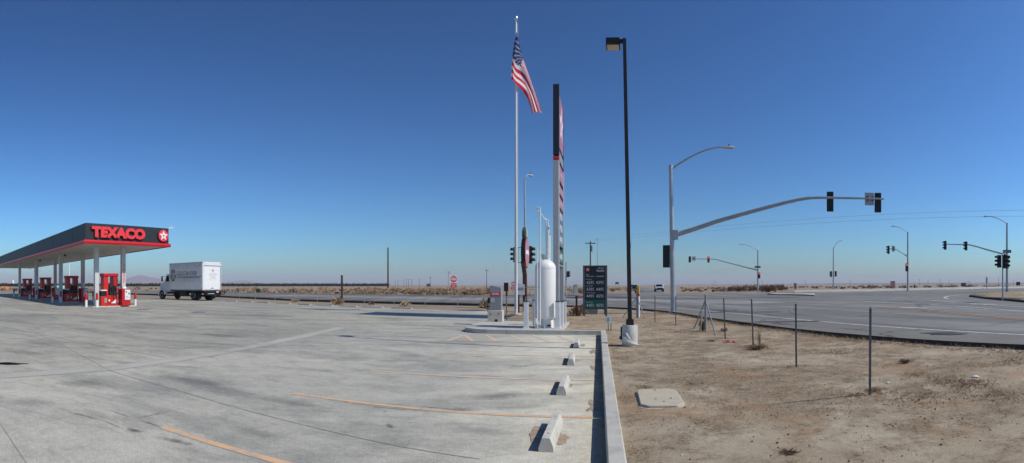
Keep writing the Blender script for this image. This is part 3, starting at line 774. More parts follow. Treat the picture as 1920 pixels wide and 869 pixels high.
mb = MB(); mb.box((*cl(W_ + .16, -.12, 0)[:2], HT + .05), (.3, .16, .1), .5); mb.cyl(cl(W_ - .05, .06, HT - .02), cl(W_ + .1, -.06, HT + .05), .03); mb.build('floodlight', 'white_paint', can)
mb = MB(); mb.box((*cl(.5, 3.2, 0)[:2], HT + .05), (.18, .12, .1), .5); mb.build('roof_lamp', 'white_paint', can)
for s in (4.5, 9.5, 14.5, 19.5, 24.5):
    for a in (2.0, 4.8):
        mb = MB(); cbox(mb, a - .3, a + .3, s - .3, s + .3, HB + .03, HB + .059); mb.build('ceiling_light', 'grey_light', ce)
SB = [2.1, 12.1, 22.5, 33.0]
for k, s in enumerate(SB):
    for a in (1.6, 3.86):
        mb = MB(); cbox(mb, a - .17, a + .17, s - .17, s + .17, 0, HB + .058)
        c = mb.build('column', 'column', can, bevel=.02)
        if a > 2:
            mb = MB(); lettering(mb, 'TEXACO', cl(a + .09, s - .172, 1.75), 1.15, .17, .008, EZ, tuple(-x for x in ef3), nf, bold=.03)
            mb.prism(star_poly(.09), cl(a, s - .172, 3.08), ef3, EZ, nf, .008)
            mb.build('column_lettering', 'letter_red', c)
        else:
            if k in (1, 2):
                mb = MB(); mb.lathe([(.0, -.09), (.09, -.05), (.11, 0), (.11, .06), (.06, .09)], cl(a + .35, s - .25, HB - .1), 12); mb.cyl(cl(a + .35, s - .25, HB - .05), cl(a + .35, s - .25, HB + .1), .03); mb.build('security_camera', 'black', can)
# pump islands, dispensers, cabinets, bollards
lx = math.atan2(EF.y, EF.x)     # local +x along the island
def isl_slab(s):
    mb = MB(); mb.add([(*CP(a, b), z) for z in (-.1, .07) for a, b in ((1.15, s - .55), (4.75, s - .55), (4.75, s + .55), (1.15, s + .55))], [(3, 2, 1, 0), (4, 5, 6, 7), (0, 1, 5, 4), (1, 2, 6, 5), (2, 3, 7, 6), (3, 0, 4, 7)])
    struct(mb.build('pump_island', 'concrete', bevel=.02))
for s in SB: isl_slab(s)
def make_pump():
    t = thing('fuel_dispenser', '', 'fuel pump', (*CP(2.66, SB[0]), .07), lx)
    MB().box((0, 0, .09), (1.14, .62, .18)).build('plinth', 'pump_red', t)
    MB().box((-.385, 0, 1.17), (.37, .56, 1.98)).build('pillar', 'pump_orange', t, bevel=.03)
    MB().box((.385, 0, 1.17), (.37, .56, 1.98)).build('pillar', 'pump_red', t, bevel=.03)
    h = MB().box((0, 0, 2.275), (1.26, .66, .23)).build('sign_header', 'pump_red', t, bevel=.04)
    mb = MB(); mb.box((.08, 0, .48), (.62, .68, .6)); mb.build('lower_panel', 'pump_orange', t, bevel=.015)
    MB().prism([(0, 0), (.42, 0), (.42, .30)], (-.02, -.343, .19), EX, EZ, FR, .004).build('white_flash', 'sign_white', t)
    mb = MB(); mb.box((.16, -.02, 1.14), (.62, .70, .72), top=.82); mb.build('display_housing', 'black', t, bevel=.03)
    mb = MB(); mb.box((.12, -.372, 1.20), (.26, .02, .2)); mb.build('display_screen', 'dark_glass', t)
    mb = MB(); mb.box((-.03, -.36, .98), (.1, .03, .16)); mb.box((.30, -.36, .98), (.1, .03, .16)); mb.split('price_button', 'sign_green', t)
    mb = MB(); mb.box((-.62, -.12, .36), (.46, .56, .72)); mb.build('side_cabinet', 'pump_orange', t, bevel=.02)
    MB().box((-.50, -.405, .42), (.2, .012, .34)).build('door_panel', 'grey_box', t)
    mb = MB(); mb.box((-.62, -.12, .91), (.44, .52, .38)); mb.build('payment_panel', 'black', t, bevel=.02)
    MB().box((-.62, -.12, 1.14), (.48, .58, .08)).build('panel_cap', 'sign_white', t, bevel=.01)
    for sx in (-.02, .34):
        n_ = MB().tube([(sx, -.34, 1.38), (sx, -.44, 1.30), (sx, -.45, 1.12), (sx + .01, -.40, .98)], .035, 8).build('nozzle', 'black', t)
        MB().tube([(sx, -.45, 1.05), (sx + .04, -.52, .7), (sx + .1, -.50, .42), (sx + .2, -.44, .5), (sx + .22, -.40, 1.4), (sx + .16, -.36, 2.17)], .018, 8).build('hose', 'black', n_)
    mb = MB(); mb.lathe([(.07, 0), (.07, .01)], (-.16, -.345, .40), 14, axis='y'); mb.build('round_sticker', 'sign_white', t)
    return t
pl = ['red fuel dispenser half in sunlight beside the sunlit white column', 'red fuel dispenser fully shaded, first behind the half sunlit one', 'red fuel dispenser fully shaded, second behind the half sunlit one', 'smallest looking red fuel dispenser, last under the canopy']
p0 = make_pump()
for k, s in enumerate(SB):
    o = p0 if k == 0 else copy_tree(p0)
    o.location = (*CP(2.66, s), .07); tag(o, pl[k], group='fuel dispensers under the canopy')
def make_cab():
    t = thing('service_cabinet', '', 'cabinet', (0, 0, 0), lx)
    b_ = MB().box((0, 0, .62), (.72, .6, 1.24)).build('body', 'pump_red', t, bevel=.02)
    MB().box((.10, -.304, .82), (.46, .008, .74)).build('poster', 'paper', t)
    mb = MB(); mb.box((-.02, -.3095, 1.03), (.09, .004, .12)); mb.box((.22, -.3095, .9), (.1, .004, .14)); mb.box((.03, -.3095, .7), (.2, .004, .02)); mb.box((.1, -.3095, .6), (.3, .004, .015)); mb.split('poster_mark', 'mark_dark', t)
    mb = MB(); mb.lathe([(.16, 0), (.18, .06), (.15, .13), (.06, .18)], (0, 0, 1.24), 14); mb.build('lid', 'sign_white', t)
    return t
cl_ = ['red cabinet with white poster in full sun beside bollard', 'shaded red cabinet with white poster beside second fuel dispenser', 'shaded red cabinet with white poster beside third fuel dispenser', 'shaded red cabinet with white poster beside the last fuel dispenser']
c0 = make_cab()
for k, s in enumerate(SB):
    o = c0 if k == 0 else copy_tree(c0)
    o.location = (*CP(3.75, s - .52), .0 if False else .07); tag(o, cl_[k], group='red service cabinets on the pump islands')
def make_bollard():
    t = thing('bollard', '', 'bollard')
    MB().cyl((0, 0, 0), (0, 0, .52), .095, n=14).build('post', 'white_paint', t)
    MB().lathe([(.097, .521), (.097, .98), (.08, 1.02), (.04, 1.045)], n=14).build('red_sleeve', 'pump_red', t)
    return t
bo = None
isn = ['the half sunlit fuel dispenser', 'the second fuel dispenser', 'the third fuel dispenser', 'the last fuel dispenser']
for k, s in enumerate(SB):
    for a, b_, lab in ((.78, s, 'red topped white bollard standing apart before %s'), (1.42, s - .62, 'red topped white bollard close against the column of %s'), (4.95, s, 'red topped white bollard at the cabinet end of %s')):
        if bo is None: bo = make_bollard(); o = bo
        else: o = copy_tree(bo)
        o.location = (*CP(a, b_), 0); tag(o, lab % isn[k], group='bollards round the pump islands')

# ================================================================== BOX TRUCK
az = -.638 - .663
truck = thing('box_truck', 'white box truck with liftgate parked past the canopy', 'truck', (-28.9, 42.4, 0), -az)
BL, BW, BH0, BH1 = 5.8, 2.5, 1.07, 3.96
mb = MB(); mb.box((0, BL / 2, (BH0 + BH1) / 2), (BW, BL, BH1 - BH0)); box_ = mb.build('cargo_box', 'truck_white', truck, bevel=.03)
mb = MB()
for i in range(19): mb.box((-BW / 2 - .006, .25 + i * (BL - .5) / 18, (BH0 + BH1) / 2), (.012, .025, BH1 - BH0 - .25))
mb.build('side_rib', 'truck_white', box_, smooth=0)
mb = MB(); mb.box((-BW / 2 - .01, BL / 2, BH1 - .05), (.03, BL, .1)); mb.box((-BW / 2 - .01, BL / 2, BH0 + .05), (.03, BL, .1)); mb.build('side_rail', 'truck_grey', box_)
rd = MB().box((0, -.012, 2.35), (2.14, .03, 2.36)).build('rear_door', 'sign_white', truck)
mb = MB(); mb.box((0, -.03, 3.56), (2.2, .03, .06)); mb.box((1.1, -.03, 2.33), (.05, .03, 2.5)); mb.build('door_seal', 'mark_dark', truck)
mb = MB()
for z in (1.6, 2.1, 2.6, 3.1): mb.box((0, -.0285, z), (2.1, .003, .012))
mb.build('door_seam', 'grey_light', rd)
mb = MB(); lettering(mb, 'GOLD STAR', (.1, -.0275, 2.62), 1.0, .22, .006, align='c'); lettering(mb, 'FOODS', (.1, -.0275, 2.34), .62, .2, .006, align='c'); mb.box((.1, -.03, 2.24), (.95, .006, .04)); mb.build('door_lettering', 'mark_faint', rd)
MB().prism(star_poly(.22, .5), (.1, -.0275, 3.1), EX, EZ, FR, .006).build('door_emblem', 'mark_faint', rd)
nx = (-1, 0, 0)
mb = MB(); lettering(mb, 'GOLD STAR FOODS', (-BW / 2 - .013, BL * .76, 2.62), BL * .61, .46, .008, (0, -1, 0), EZ, nx, bold=-.004); mb.build('lettering', 'graphic_grey', truck)
mb = MB()
for z, l, h in ((2.47, .74, .05), (2.36, .68, .04)): mb.box((-BW / 2 - .016, BL * (.76 - l / 2), z), (.012, BL * l, h))
mb.build('lettering_underline', 'graphic_grey', truck)
em = MB()
for i in range(5):
    q = 2 * PI * i / 5 + PI / 5
    em.prism([(.46 * math.sin(q + d_) * r_, .66 * math.cos(q + d_) * r_) for d_, r_ in ((-.55, 1), (-.3, 1.03), (0, 1.04), (.3, 1.03), (.55, 1), (0, .42))], (-BW / 2 - .013, BL * .87, 2.66), (0, -1, 0), EZ, nx, .008)
e_ = em.build('emblem', 'graphic_grey', truck)
MB().prism([(x * .9, y * 1.35) for x, y in star_poly(.40, .42)], (-BW / 2 - .0225, BL * .87, 2.66), (0, -1, 0), EZ, nx, .008).build('emblem_star', 'mark_faint', e_)
# cab and bonnet (cab roof lower than the box)
side = [(0, .85), (0, 2.75), (.2, 2.85), (.80, 2.80), (1.12, 2.02), (2.02, 1.72), (2.12, 1.5), (2.12, .95), (1.95, 1.0), (1.75, 1.12), (1.2, 1.12), (1.0, .9)]
mb = MB(); mb.prism(side, (-.98, BL + .12, 0), EYV, EZ, EX, 1.96); cab = mb.build('cab', 'truck_white', truck, bevel=.05)
mb = MB(); mb.prism([(.2, 2.0), (.2, 2.62), (.70, 2.62), (.98, 2.0)], (-1.03, BL + .12, 0), EYV, EZ, nx, .01); mb.prism([(.2, 2.0), (.2, 2.62), (.70, 2.62), (.98, 2.0)], (1.03, BL + .12, 0), EYV, EZ, EX, .01); mb.split('side_window', 'dark_glass', cab)
mb = MB(); mb.add([(-.9, BL + .12 + .87, 2.66), (.9, BL + .12 + .87, 2.66), (.9, BL + .12 + 1.11, 2.08), (-.9, BL + .12 + 1.11, 2.08)], [(0, 1, 2, 3)]); mb.build('windscreen', 'dark_glass', cab)
MB().box((0, BL + 2.26, 1.15), (1.5, .04, .6)).build('grille', 'black', cab)
MB().box((0, BL + 2.34, .72), (2.3, .2, .28)).build('bumper', 'truck_grey', truck, bevel=.03)
for sx in (-1, 1):
    arcs = [(math.cos(q), math.sin(q)) for q in [R(a_) for a_ in range(-5, 186, 15)]]
    MB().prism([(x * .66, y * .66) for x, y in arcs] + [(x * .54, y * .54) for x, y in arcs[::-1]], (sx * 1.04 - .16, BL + 1.58, .52), EYV, EZ, EX, .32).build('fender', 'truck_white', truck)
    mb = MB(); mb.box((sx * 1.42, BL + 1.15, 2.28), (.1, .2, .6)); mi_ = mb.build('mirror', 'black', truck, bevel=.02)
    MB().tube([(sx * 1.0, BL + .95, 2.55), (sx * 1.42, BL + 1.13, 2.52)], .02, 6).build('mirror_arm', 'black', mi_)
    MB().box((sx * .75, BL + 2.27, 1.2), (.3, .06, .3)).build('headlight', 'sign_white', truck)
    MB().box((sx * 1.0, -.03, .98), (.25, .06, .12)).build('tail_light', 'sign_red', truck)
def wheel(sx, y, dual):
    w = MB().lathe([(.30, -.13), (.46, -.14), (.49, -.09), (.49, .09), (.46, .14), (.30, .13)], (sx * (1.05 if not dual else 1.08), y, .49), 22, axis='x').build('wheel', 'tyre', truck)
    MB().lathe([(.10, .05), (.20, .10), (.30, .10), (.31, .02)] if sx > 0 else [(.31, -.02), (.30, -.10), (.20, -.10), (.10, -.05)], (sx * (1.05 if not dual else 1.08) + sx * .03, y, .49), 16, axis='x').build('rim', 'grey_light', w)
    if dual: MB().lathe([(.30, -.13), (.46, -.14), (.49, -.09), (.49, .09), (.46, .14), (.30, .13)], (sx * .76, y, .49), 22, axis='x').build('inner_wheel', 'tyre', truck)
for sx in (-1, 1): wheel(sx, BL + 1.58, False); wheel(sx, 1.55, True)
mb = MB(); mb.box((0, BL / 2 + .5, .86), (.9, BL + 1.6, .24)); mb.box((-.85, 3.6, .72), (.45, 1.2, .5)); mb.box((.85, 3.6, .72), (.45, 1.2, .5)); mb.box((0, 1.55, .5), (1.6, .16, .16)); mb.box((0, BL / 2, .99), (2.3, BL - .1, .14)); mb.build('chassis', 'chassis', truck)
mb = MB(); mb.box((0, -.3, .93), (2.3, .5, .07)); mb.box((0, -.1, .72), (2.2, .12, .34)); mb.box((1.2, -.35, .78), (.06, .5, .06)); mb.box((1.2, -.58, .9), (.06, .06, .5)); mb.box((-1.2, -.3, .85), (.06, .4, .3)); mb.box((0, -.55, .62), (2.3, .06, .08)); mb.box((.6, -.3, .56), (.25, .4, .12)); mb.build('liftgate', 'chassis', truck)
for sx in (-1, 1):
    MB().box((sx * .95, .92, .50), (.55, .02, .62)).build('mud_flap', 'black', truck)
    MB().cyl((sx * (BW / 2 + .004), .2, BH0 + .12), (sx * (BW / 2 + .02), .2, BH0 + .12), .05, .05, 10).build('side_marker', 'sign_red', truck)
    MB().box((sx * (BW / 2 - .12), -.012, 3.86), (.12, .02, .05)).build('roof_marker', 'sign_red', truck)
mb = MB(); mb.box((0, -.035, 1.28), (.36, .03, .06)); mb.box((0, -.045, 1.34), (.05, .03, .16)); mb.build('door_latch', 'galv', truck)
MB().box((.25, -.57, .90), (.32, .012, .16)).build('number_plate', 'grey_light', truck)
MB().box((-.6, -.57, .74), (.9, .02, .06)).build('reflector_bar', 'grey_light', truck)

# ================================================================== FLAGPOLE AND FLAG
FPD = GD(967.6, 590.5, z_dirt0); fx, fy = XY(967.6, FPD); fz = z_dirt0(fx, fy)
fp = thing('flagpole', 'tall white flagpole carrying the national flag', 'flagpole', (fx, fy, fz))
FT = ZZ(42, FPD) - fz
MB().cyl((0, 0, .05), (0, 0, FT), .095, .045, 18).build('pole', 'alu_white', fp)
MB().cyl((0, 0, -.1), (0, 0, .06), .3, .3, 20).build('footing', 'concrete', fp)
mb = MB(); mb.lathe([(.02, FT), (.06, FT + .03), (.065, FT + .06), (.03, FT + .09), (.06, FT + .12), (.095, FT + .18), (.1, FT + .24), (.07, FT + .31), (.01, FT + .34)], n=16); mb.build('finial', 'steel', fp)
MB().tube([(.08, -.02, 1.3), (.10, -.02, 5), (.09, -.01, FT - .05)], .008, 5).build('halyard', 'white_paint', fp)
# flag: a cloth sheet hanging in slack folds
FM = []
m, nt, b = new_mat('flag_white'); b.inputs['Base Color'].default_value = (.92, .89, .88, 1); b.inputs['Roughness'].default_value = .8; FM.append(m)
m, nt, b = new_mat('flag_red'); b.inputs['Base Color'].default_value = (.70, .016, .045, 1); b.inputs['Roughness'].default_value = .8; FM.append(m)
m, nt, b = new_mat('flag_blue'); b.inputs['Base Color'].default_value = (.010, .030, .15, 1); b.inputs['Roughness'].default_value = .8; FM.append(m)
for m in FM:
    nt = m.node_tree; b = nt.nodes['Principled BSDF']
    tr = nt.nodes.new('ShaderNodeBsdfTranslucent'); tr.inputs['Color'].default_value = b.inputs['Base Color'].default_value
    mx = nt.nodes.new('ShaderNodeMixShader'); mx.inputs[0].default_value = .5
    nt.links.new(b.outputs[0], mx.inputs[1]); nt.links.new(tr.outputs[0], mx.inputs[2]); nt.links.new(mx.outputs[0], nt.nodes['Material Output'].inputs['Surface'])
top_c = [(0, 967, 62), (.15, 971, 80), (.32, 976, 97), (.5, 984, 120), (.7, 996, 150), (.85, 1006, 172), (1, 1016, 194)]
bot_c = [(0, 957, 152), (.12, 962, 160), (.25, 968, 165), (.4, 975, 168), (.55, 982, 172), (.7, 988, 178), (.85, 993, 189), (1, 998, 203)]
def cur(c, t):
    for a, b_ in zip(c[:-1], c[1:]):
        if a[0] <= t <= b_[0]: q = (t - a[0]) / (b_[0] - a[0]); return (lerp(a[1], b_[1], q), lerp(a[2], b_[2], q))
    return c[-1][1:]
NU, NV = 60, 52
k = FPD / F
vs = []
for i in range(NU + 1):
    u = i / NU
    tx_, ty_ = cur(top_c, u); bx_, by_ = cur(bot_c, u)
    for j in range(NV + 1):
        v = j / NV
        kq = .72 * sstep(u, .12, .6)          # the upper stripes are gathered into the fold on the fly side
        w_ = v * (1 - kq) if v < .54 else .54 * (1 - kq) + (v - .54) / .46 * (1 - .54 * (1 - kq))
        X = lerp(tx_, bx_, w_); Y = lerp(ty_, by_, w_)
        # belly and folds running from the hoist head down to the fly
        X += 5.0 * math.sin(PI * v) * (1 - u) * -.55 + 3.2 * u * math.sin(v * 7 + u * 5) * (1 - abs(2 * v - 1))
        Y += 2.0 * math.sin(v * 9 + u * 6) * u
        dep = .16 * math.sin(w_ * 9.5 + u * 5.2 + .4) * (.25 + .75 * u) + .10 * math.sin(u * 9 - w_ * 3) * u + 1.05 * (X - 967.6) * k - .10
        hook = sstep(u, .0, .08)
        vs.append(((X - 967.6) * k + .05, dep * hook - .13, ZZ(Y, FPD)))
mb = MB()
stars = set()
for i in range(NU):
    for j in range(NV):
        u, v = (i + .5) / NU, (j + .5) / NV
        if u < .40 and v < 7 / 13:
            mi = 2
            gi, gj = i % 6, j % 6
            if (gi in (1, 2) and gj == 2) or (gi in (4, 5) and gj == 5): mi = 0
        else: mi = 1 if int(v * 13) % 2 == 0 else 0
        a = i * (NV + 1) + j
        mb.f.append((a, a + NV + 1, a + NV + 2, a + 1)); mb.m.append(mi)
mb.v = [(x, y, z - fz) for x, y, z in vs]
fl = mb.build('flag', FM, None, smooth=180, recalc=False)
fl.location = (fx, fy, fz); fl.rotation_euler = (0, 0, -th(967.6))
tag(fl, 'United States flag hanging slack with stars, red and white stripes', 'flag')

# ================================================================== DARK LAMP POST
LD = GD(1181, 648.5, z_dirt0); lx_, ly_ = XY(1181, LD); lz = z_dirt0(lx_, ly_)
lp = thing('lamp_post', 'tall dark lamp post with square lamp on white concrete pedestal', 'lamp post', (lx_, ly_, lz), -th(1181))
pd = MB().lathe([(.195, -.1), (.197, .2), (.195, .50), (.185, .515)], n=28).build('pedestal', 'concrete_white', lp)
LT = ZZ(73, LD) - lz; tl = -.135
MB().add([(x * s_ + o_, y * s_, z) for z, s_, o_ in ((.66, .052, 0), (LT, .042, tl)) for x, y in ((-1, -1), (1, -1), (1, 1), (-1, 1))], [(3, 2, 1, 0), (4, 5, 6, 7), (0, 1, 5, 4), (1, 2, 6, 5), (2, 3, 7, 6), (3, 0, 4, 7)]).build('pole', 'black_pole', lp)
MB().box((0, 0, .585), (.20, .20, .15), top=.92).build('base_cover', 'black_pole', lp)
MB().box((.052 + tl * .3, 0, 2.5), (.02, .06, .17)).build('conduit_box', 'black_pole', lp)
hx = (1147.5 - 1170) * LD / F + tl + .01; hz0 = ZZ(82, LD) - lz
hd = MB().box((hx, .185, hz0 + .085), (.36, .37, .17)).build('lamp_head', 'black', lp, bevel=.012)
MB().box((hx, .19, hz0 - .004), (.30, .30, .006)).build('lamp_lens', 'lamp_lens', hd)
MB().box(((hx + .18 + tl) / 2, .02, hz0 + .07), (abs(tl - hx - .18) + .02, .07, .09)).build('lamp_arm', 'black', lp)
# torn white paper form peeling from the pedestal
mb = MB(); vs = []; NP = 14
for i in range(NP + 1):
    t = i / NP
    q = lerp(R(-150), R(-30), t); rr = .203 + .05 * t ** 3
    z0, z1 = .02 - .01 * t, lerp(.33, .03, t ** .7)
    vs += [(rr * math.cos(q), rr * math.sin(q), z0), ((rr + .03) * math.cos(q), (rr + .03) * math.sin(q), max(z1, .03))]
vs += [(.36, -.20, .03), (.37, -.19, .045)]
mb.add(vs, [(2 * i, 2 * i + 2, 2 * i + 3, 2 * i + 1) for i in range(NP + 1)])
mb.add([(-.12, -.215, .33), (-.07, -.225, .34), (.05, -.235, .12), (.02, -.24, .10)], [(0, 1, 2, 3)])
o = mb.build('torn_paper', 'paper', pd, smooth=60); md = o.modifiers.new('thick', 'SOLIDIFY'); md.thickness = .006
mb = MB(); mb.cyl((-.205, .0, .22), (-.205, 0, .47), .03, .03, 8); mb.cyl((-.21, -.05, .2), (-.21, .05, .2), .055, .055, 10); mb.build('conduit', 'black', pd)

# ================================================================== PYLON SIGN
P0 = Vector(XY(1042.5, 23.0)); pdir = Vector((.19, .98)).normalized(); prt = Vector((pdir.y, -pdir.x))
pz = z_dirt0(P0.x, P0.y)
py_ = thing('pylon_sign', 'tall narrow pylon sign with red panels seen edge on', 'pylon sign', (P0.x, P0.y, pz), math.atan2(pdir.y, pdir.x) - PI / 2)
TW = .135
zt = lambda y: ZZ(y, 23.3) - pz
MB().box((0, .12, zt(303) / 2 - .05), (TW * 2, .24, zt(303) + .1)).build('post', 'pylon_grey', py_, bevel=.01)
MB().box((0, 2.58, zt(303) / 2 - .05), (TW * 2, .2, zt(303) + .1)).build('post', 'pylon_grey', py_, bevel=.01)
MB().box((0, .12, (zt(303) + zt(297)) / 2 + .04), (TW * 2 + .01, .25, .14)).build('red_collar', 'sign_red', py_)
MB().box((0, .12, (zt(297) + zt(165)) / 2 + .09), (TW * 2 + .004, .24, zt(165) - zt(297) - .05)).build('upper_cladding', 'sign_black', py_)
MB().box((0, 1.36, (zt(174) + zt(277)) / 2), (TW * 2 - .08, 2.24, zt(174) - zt(277))).build('top_cabinet', 'sign_blue_grey', py_)
MB().box((0, 2.58, (zt(303) + zt(174)) / 2), (TW * 2 - .03, .2, zt(174) - zt(303) - .02)).build('upper_cladding', 'sign_black', py_)
pan = [(176, 275, 'sign_pink', 'logo'), (281, 300, 'grey_box', None), (306, 337, 'sign_pink', 1), (344, 361.5, 'sign_pink', 1), (367, 387.5, 'sign_pink', 1), (391.5, 461, 'sign_blue_grey', 'p'), (468, 493, 'sign_green', 'g')]
for y1, y0, mt, w in pan:
    za, zb = zt(y0), zt(y1)
    MB().box((0, 1.36, (za + zb) / 2), (TW * 2 - .05, 2.23, zb - za + .06)).build('panel_frame', 'sign_black', py_)
    for sx in (1, -1):
        ex_ = (0, sx, 0); n_ = (sx, 0, 0); xo = sx * (TW - .024)
        q = MB().box((xo, 1.36, (za + zb) / 2), (.012, 2.1, zb - za - .06)).build('panel', mt, py_)
        mb = MB(); c_ = (xo + sx * .007, 1.36, 0)
        if w == 'logo':
            mb.prism(star_poly(.92), (c_[0], 1.36, (za + zb) / 2 + .05), ex_, EZ, n_, .006); mb.build('star', 'sign_white', q)
            MB().prism(t_poly(.8), (c_[0] + sx * .007, 1.36, (za + zb) / 2 + .05), ex_, EZ, n_, .004).build('star_letter', 'sign_red', q)
        elif w == 'p':
            for i, tx in enumerate(('429', '439', '449')): lettering(mb, tx, (c_[0], 1.36 - sx * .75, lerp(zb, za, (i + .8) / 3.1)), 1.3, .33, .006, ex_, EZ, n_)
            mb.split('price_lettering', 'sign_white', q)
        elif w == 'g':
            lettering(mb, '449', (c_[0], 1.36 - sx * .75, za + .14), 1.3, .33, .006, ex_, EZ, n_); mb.split('price_lettering', 'sign_white', q)
        elif w == 1:
            mb.box((xo + sx * .009, 1.36, (za + zb) / 2), (.004, 1.1, (zb - za) * .16)); mb.build('panel_stripe', 'panel_pale', q)
MB().box((0, 1.36, zt(497)), (TW * 2 - .04, 2.24, .08)).build('bottom_beam', 'grey_box', py_)

# ================================================================== OVAL SIGN ON DARK POST
D = 30.0; O0 = Vector(XY(980.5, D)); oz = z_dirt0(*O0)
ov = thing('shaped_sign', 'oval pink sign with black edge on dark post, seen nearly edge on', 'sign', (O0.x, O0.y, oz), math.atan2(pdir.y, pdir.x) - PI / 2)
zo = lambda y: ZZ(y, D) - oz
cz, rh = (zo(446) + zo(500)) / 2, (zo(446) - zo(500)) / 2
body = [(.82 + .82 * math.cos(q), cz + rh * 1.12 * math.sin(q)) for q in [2 * PI * i / 26 for i in range(26)]]
MB().prism(body, (-.12, -.05, 0), EYV, EZ, EX, .24).build('sign_body', 'black', ov)
f_ = MB().prism([(.82 + (y - .82) * .93, cz + (z - cz) * .93) for y, z in body], (.121, -.05, 0), EYV, EZ, EX, .02).build('sign_face', 'sign_pink', ov)
MB().prism([(.3, cz - .1), (1.35, cz - .1), (1.35, cz + .15), (.3, cz + .15)], (.1415, -.05, 0), EYV, EZ, EX, .006).build('face_stripe', 'sign_white', f_)
MB().prism([(.35, zo(449)), (.2, zo(440)), (.25, zo(432)), (.5, zo(425)), (.7, zo(430)), (.75, zo(442)), (.62, zo(449))], (-.09, -.05, 0), EYV, EZ, EX, .18).build('stalk', 'scrub_green', ov)
MB().prism([(.8, zo(449)), (.78, zo(432)), (1.0, zo(428)), (1.15, zo(437)), (1.1, zo(449))], (-.06, -.05, 0), EYV, EZ, EX, .16).build('side_letter_panel', 'grey_light', ov)
MB().add([(x * .12 - .02 + ox, .2 + y * .11, z) for z, ox in ((-.1, .12), (zo(515), .10), (zo(490), -.02)) for x, y in ((-1, -1), (1, -1), (1, 1), (-1, 1))], [(0, 1, 5, 4), (1, 2, 6, 5), (2, 3, 7, 6), (3, 0, 4, 7), (4, 5, 9, 8), (5, 6, 10, 9), (6, 7, 11, 10), (7, 4, 8, 11), (8, 9, 10, 11)]).build('post', 'rust', ov)

# ================================================================== TANK AND PIPES
TD = GD(1022.5, 614.5, lambda x, y: .145); txx, tyy = XY(1022.5, TD)
tk = thing('storage_tank', 'white upright gas tank with pipes on the raised concrete island', 'tank', (txx, tyy, .145), -th(1022.5))
kt = TD / F
zk = lambda y: ZZ(y, TD) - .145
xk = lambda p: (p - 1022.5) * kt
tr_ = 19.6 * kt; zs = zk(503); ztop = zk(487); zb = zk(594)
pr = [(.22, .26)] + [(tr_ * math.sin(q), zb - .13 * math.cos(q)) for q in [R(a) for a in (40, 55, 70, 90)]] + [(tr_, zs)] + [(tr_ * math.cos(q), zs + (ztop - zs) * math.sin(q)) for q in [R(a) for a in (15, 30, 45, 60, 75, 87)]]
MB().lathe(pr, n=36).build('tank_body', 'tank_white', tk, smooth=50)
MB().lathe([(tr_ + .004, zs - .02), (tr_ + .006, zs - .012), (tr_ + .004, zs - .004)], n=36).build('weld_seam', 'tank_white', tk)
sk = MB().lathe([(.23, 0), (.22, .27)], (.06, 0, 0), 26).build('skirt', 'tank_white', tk)
MB().box((xk(1029), -.225, zk(610)), (.13, .02, .05)).build('skirt_slot', 'black', sk)
def pipe(pts, r, name='pipe', mat='white_paint'): return MB().tube(pts, r, 8).build(name, mat, tk)
y0 = -.30
pipe([(xk(1013), -.42, 0), (xk(1013), -.42, zk(392)), (xk(1006), -.42, zk(393))], .024)
pipe([(xk(1006), -.42, zk(394)), (xk(1021), -.05, zk(411)), (xk(1025), 0, zk(413)), (xk(1027.5), 0, zk(412))], .022)
pipe([(xk(1024), .05, zk(413)), (xk(1024), .05, zk(488))], .020)
pipe([(xk(1027.5), 0, zk(412)), (xk(1027.5), 0, zk(428))], .022)
pipe([(xk(1028), 0, zk(424)), (xk(1028), 0, zk(488))], .042)
pipe([(xk(1031.2), .05, zk(438)), (xk(1031.2), .05, zk(490))], .022)
pipe([(xk(1008), -.44, .02), (xk(1008), -.44, zk(468)), (xk(1024), -.1, zk(469.5))], .018)
mb = MB()
mb.lathe([(.03, 0), (.055, .02), (.055, .06), (.02, .08)], (xk(1029), 0, zk(430)), 10); mb.lathe([(.02, 0), (.04, .01), (.04, .06), (.02, .07)], (xk(1031.2), .05, zk(440)), 10)
mb.split('pipe_cap', 'galv', tk)
mb = MB(); mb.lathe([(.03, -.07), (.075, -.06), (.085, 0), (.075, .06), (.03, .07)], (xk(1020), -.05, zk(482)), 14, axis='y'); mb.cyl((xk(1020), -.05, zk(482)), (xk(1020), -.05, ztop - .05), .04); mb.cyl((xk(1014), -.05, zk(478)), (xk(1023), -.05, zk(480)), .018); mb.cyl((xk(1020), -.05, zk(482)), (xk(1018), -.05, zk(475)), .015); mb.build('valve', 'galv', tk)
mb = MB(); mb.tube([(xk(1001), -.2, .02), (xk(999), -.2, zk(556)), (xk(993), -.2, zk(551)), (xk(986), -.2, zk(557)), (xk(986), -.2, .02)], .014, 6); mb.tube([(xk(994), -.2, zk(551)), (xk(994), -.2, zk(543)), (xk(1001), -.2, zk(543))], .012, 6); mb.build('control_pipe', 'galv', tk)
mb = MB(); mb.tube([(xk(1012), -.40, zk(539)), (xk(984), -.3, zk(539))], .010, 6); mb.build('tie_rod', 'galv', tk)
mb = MB(); mb.box((xk(1009), -.35, .06), (.2, .2, .12)); mb.tube([(xk(1014), -.4, .1), (xk(1020), -.45, .1), (xk(1020), -.45, .0)], .03, 8); mb.build('pump_fitting', 'galv', tk)
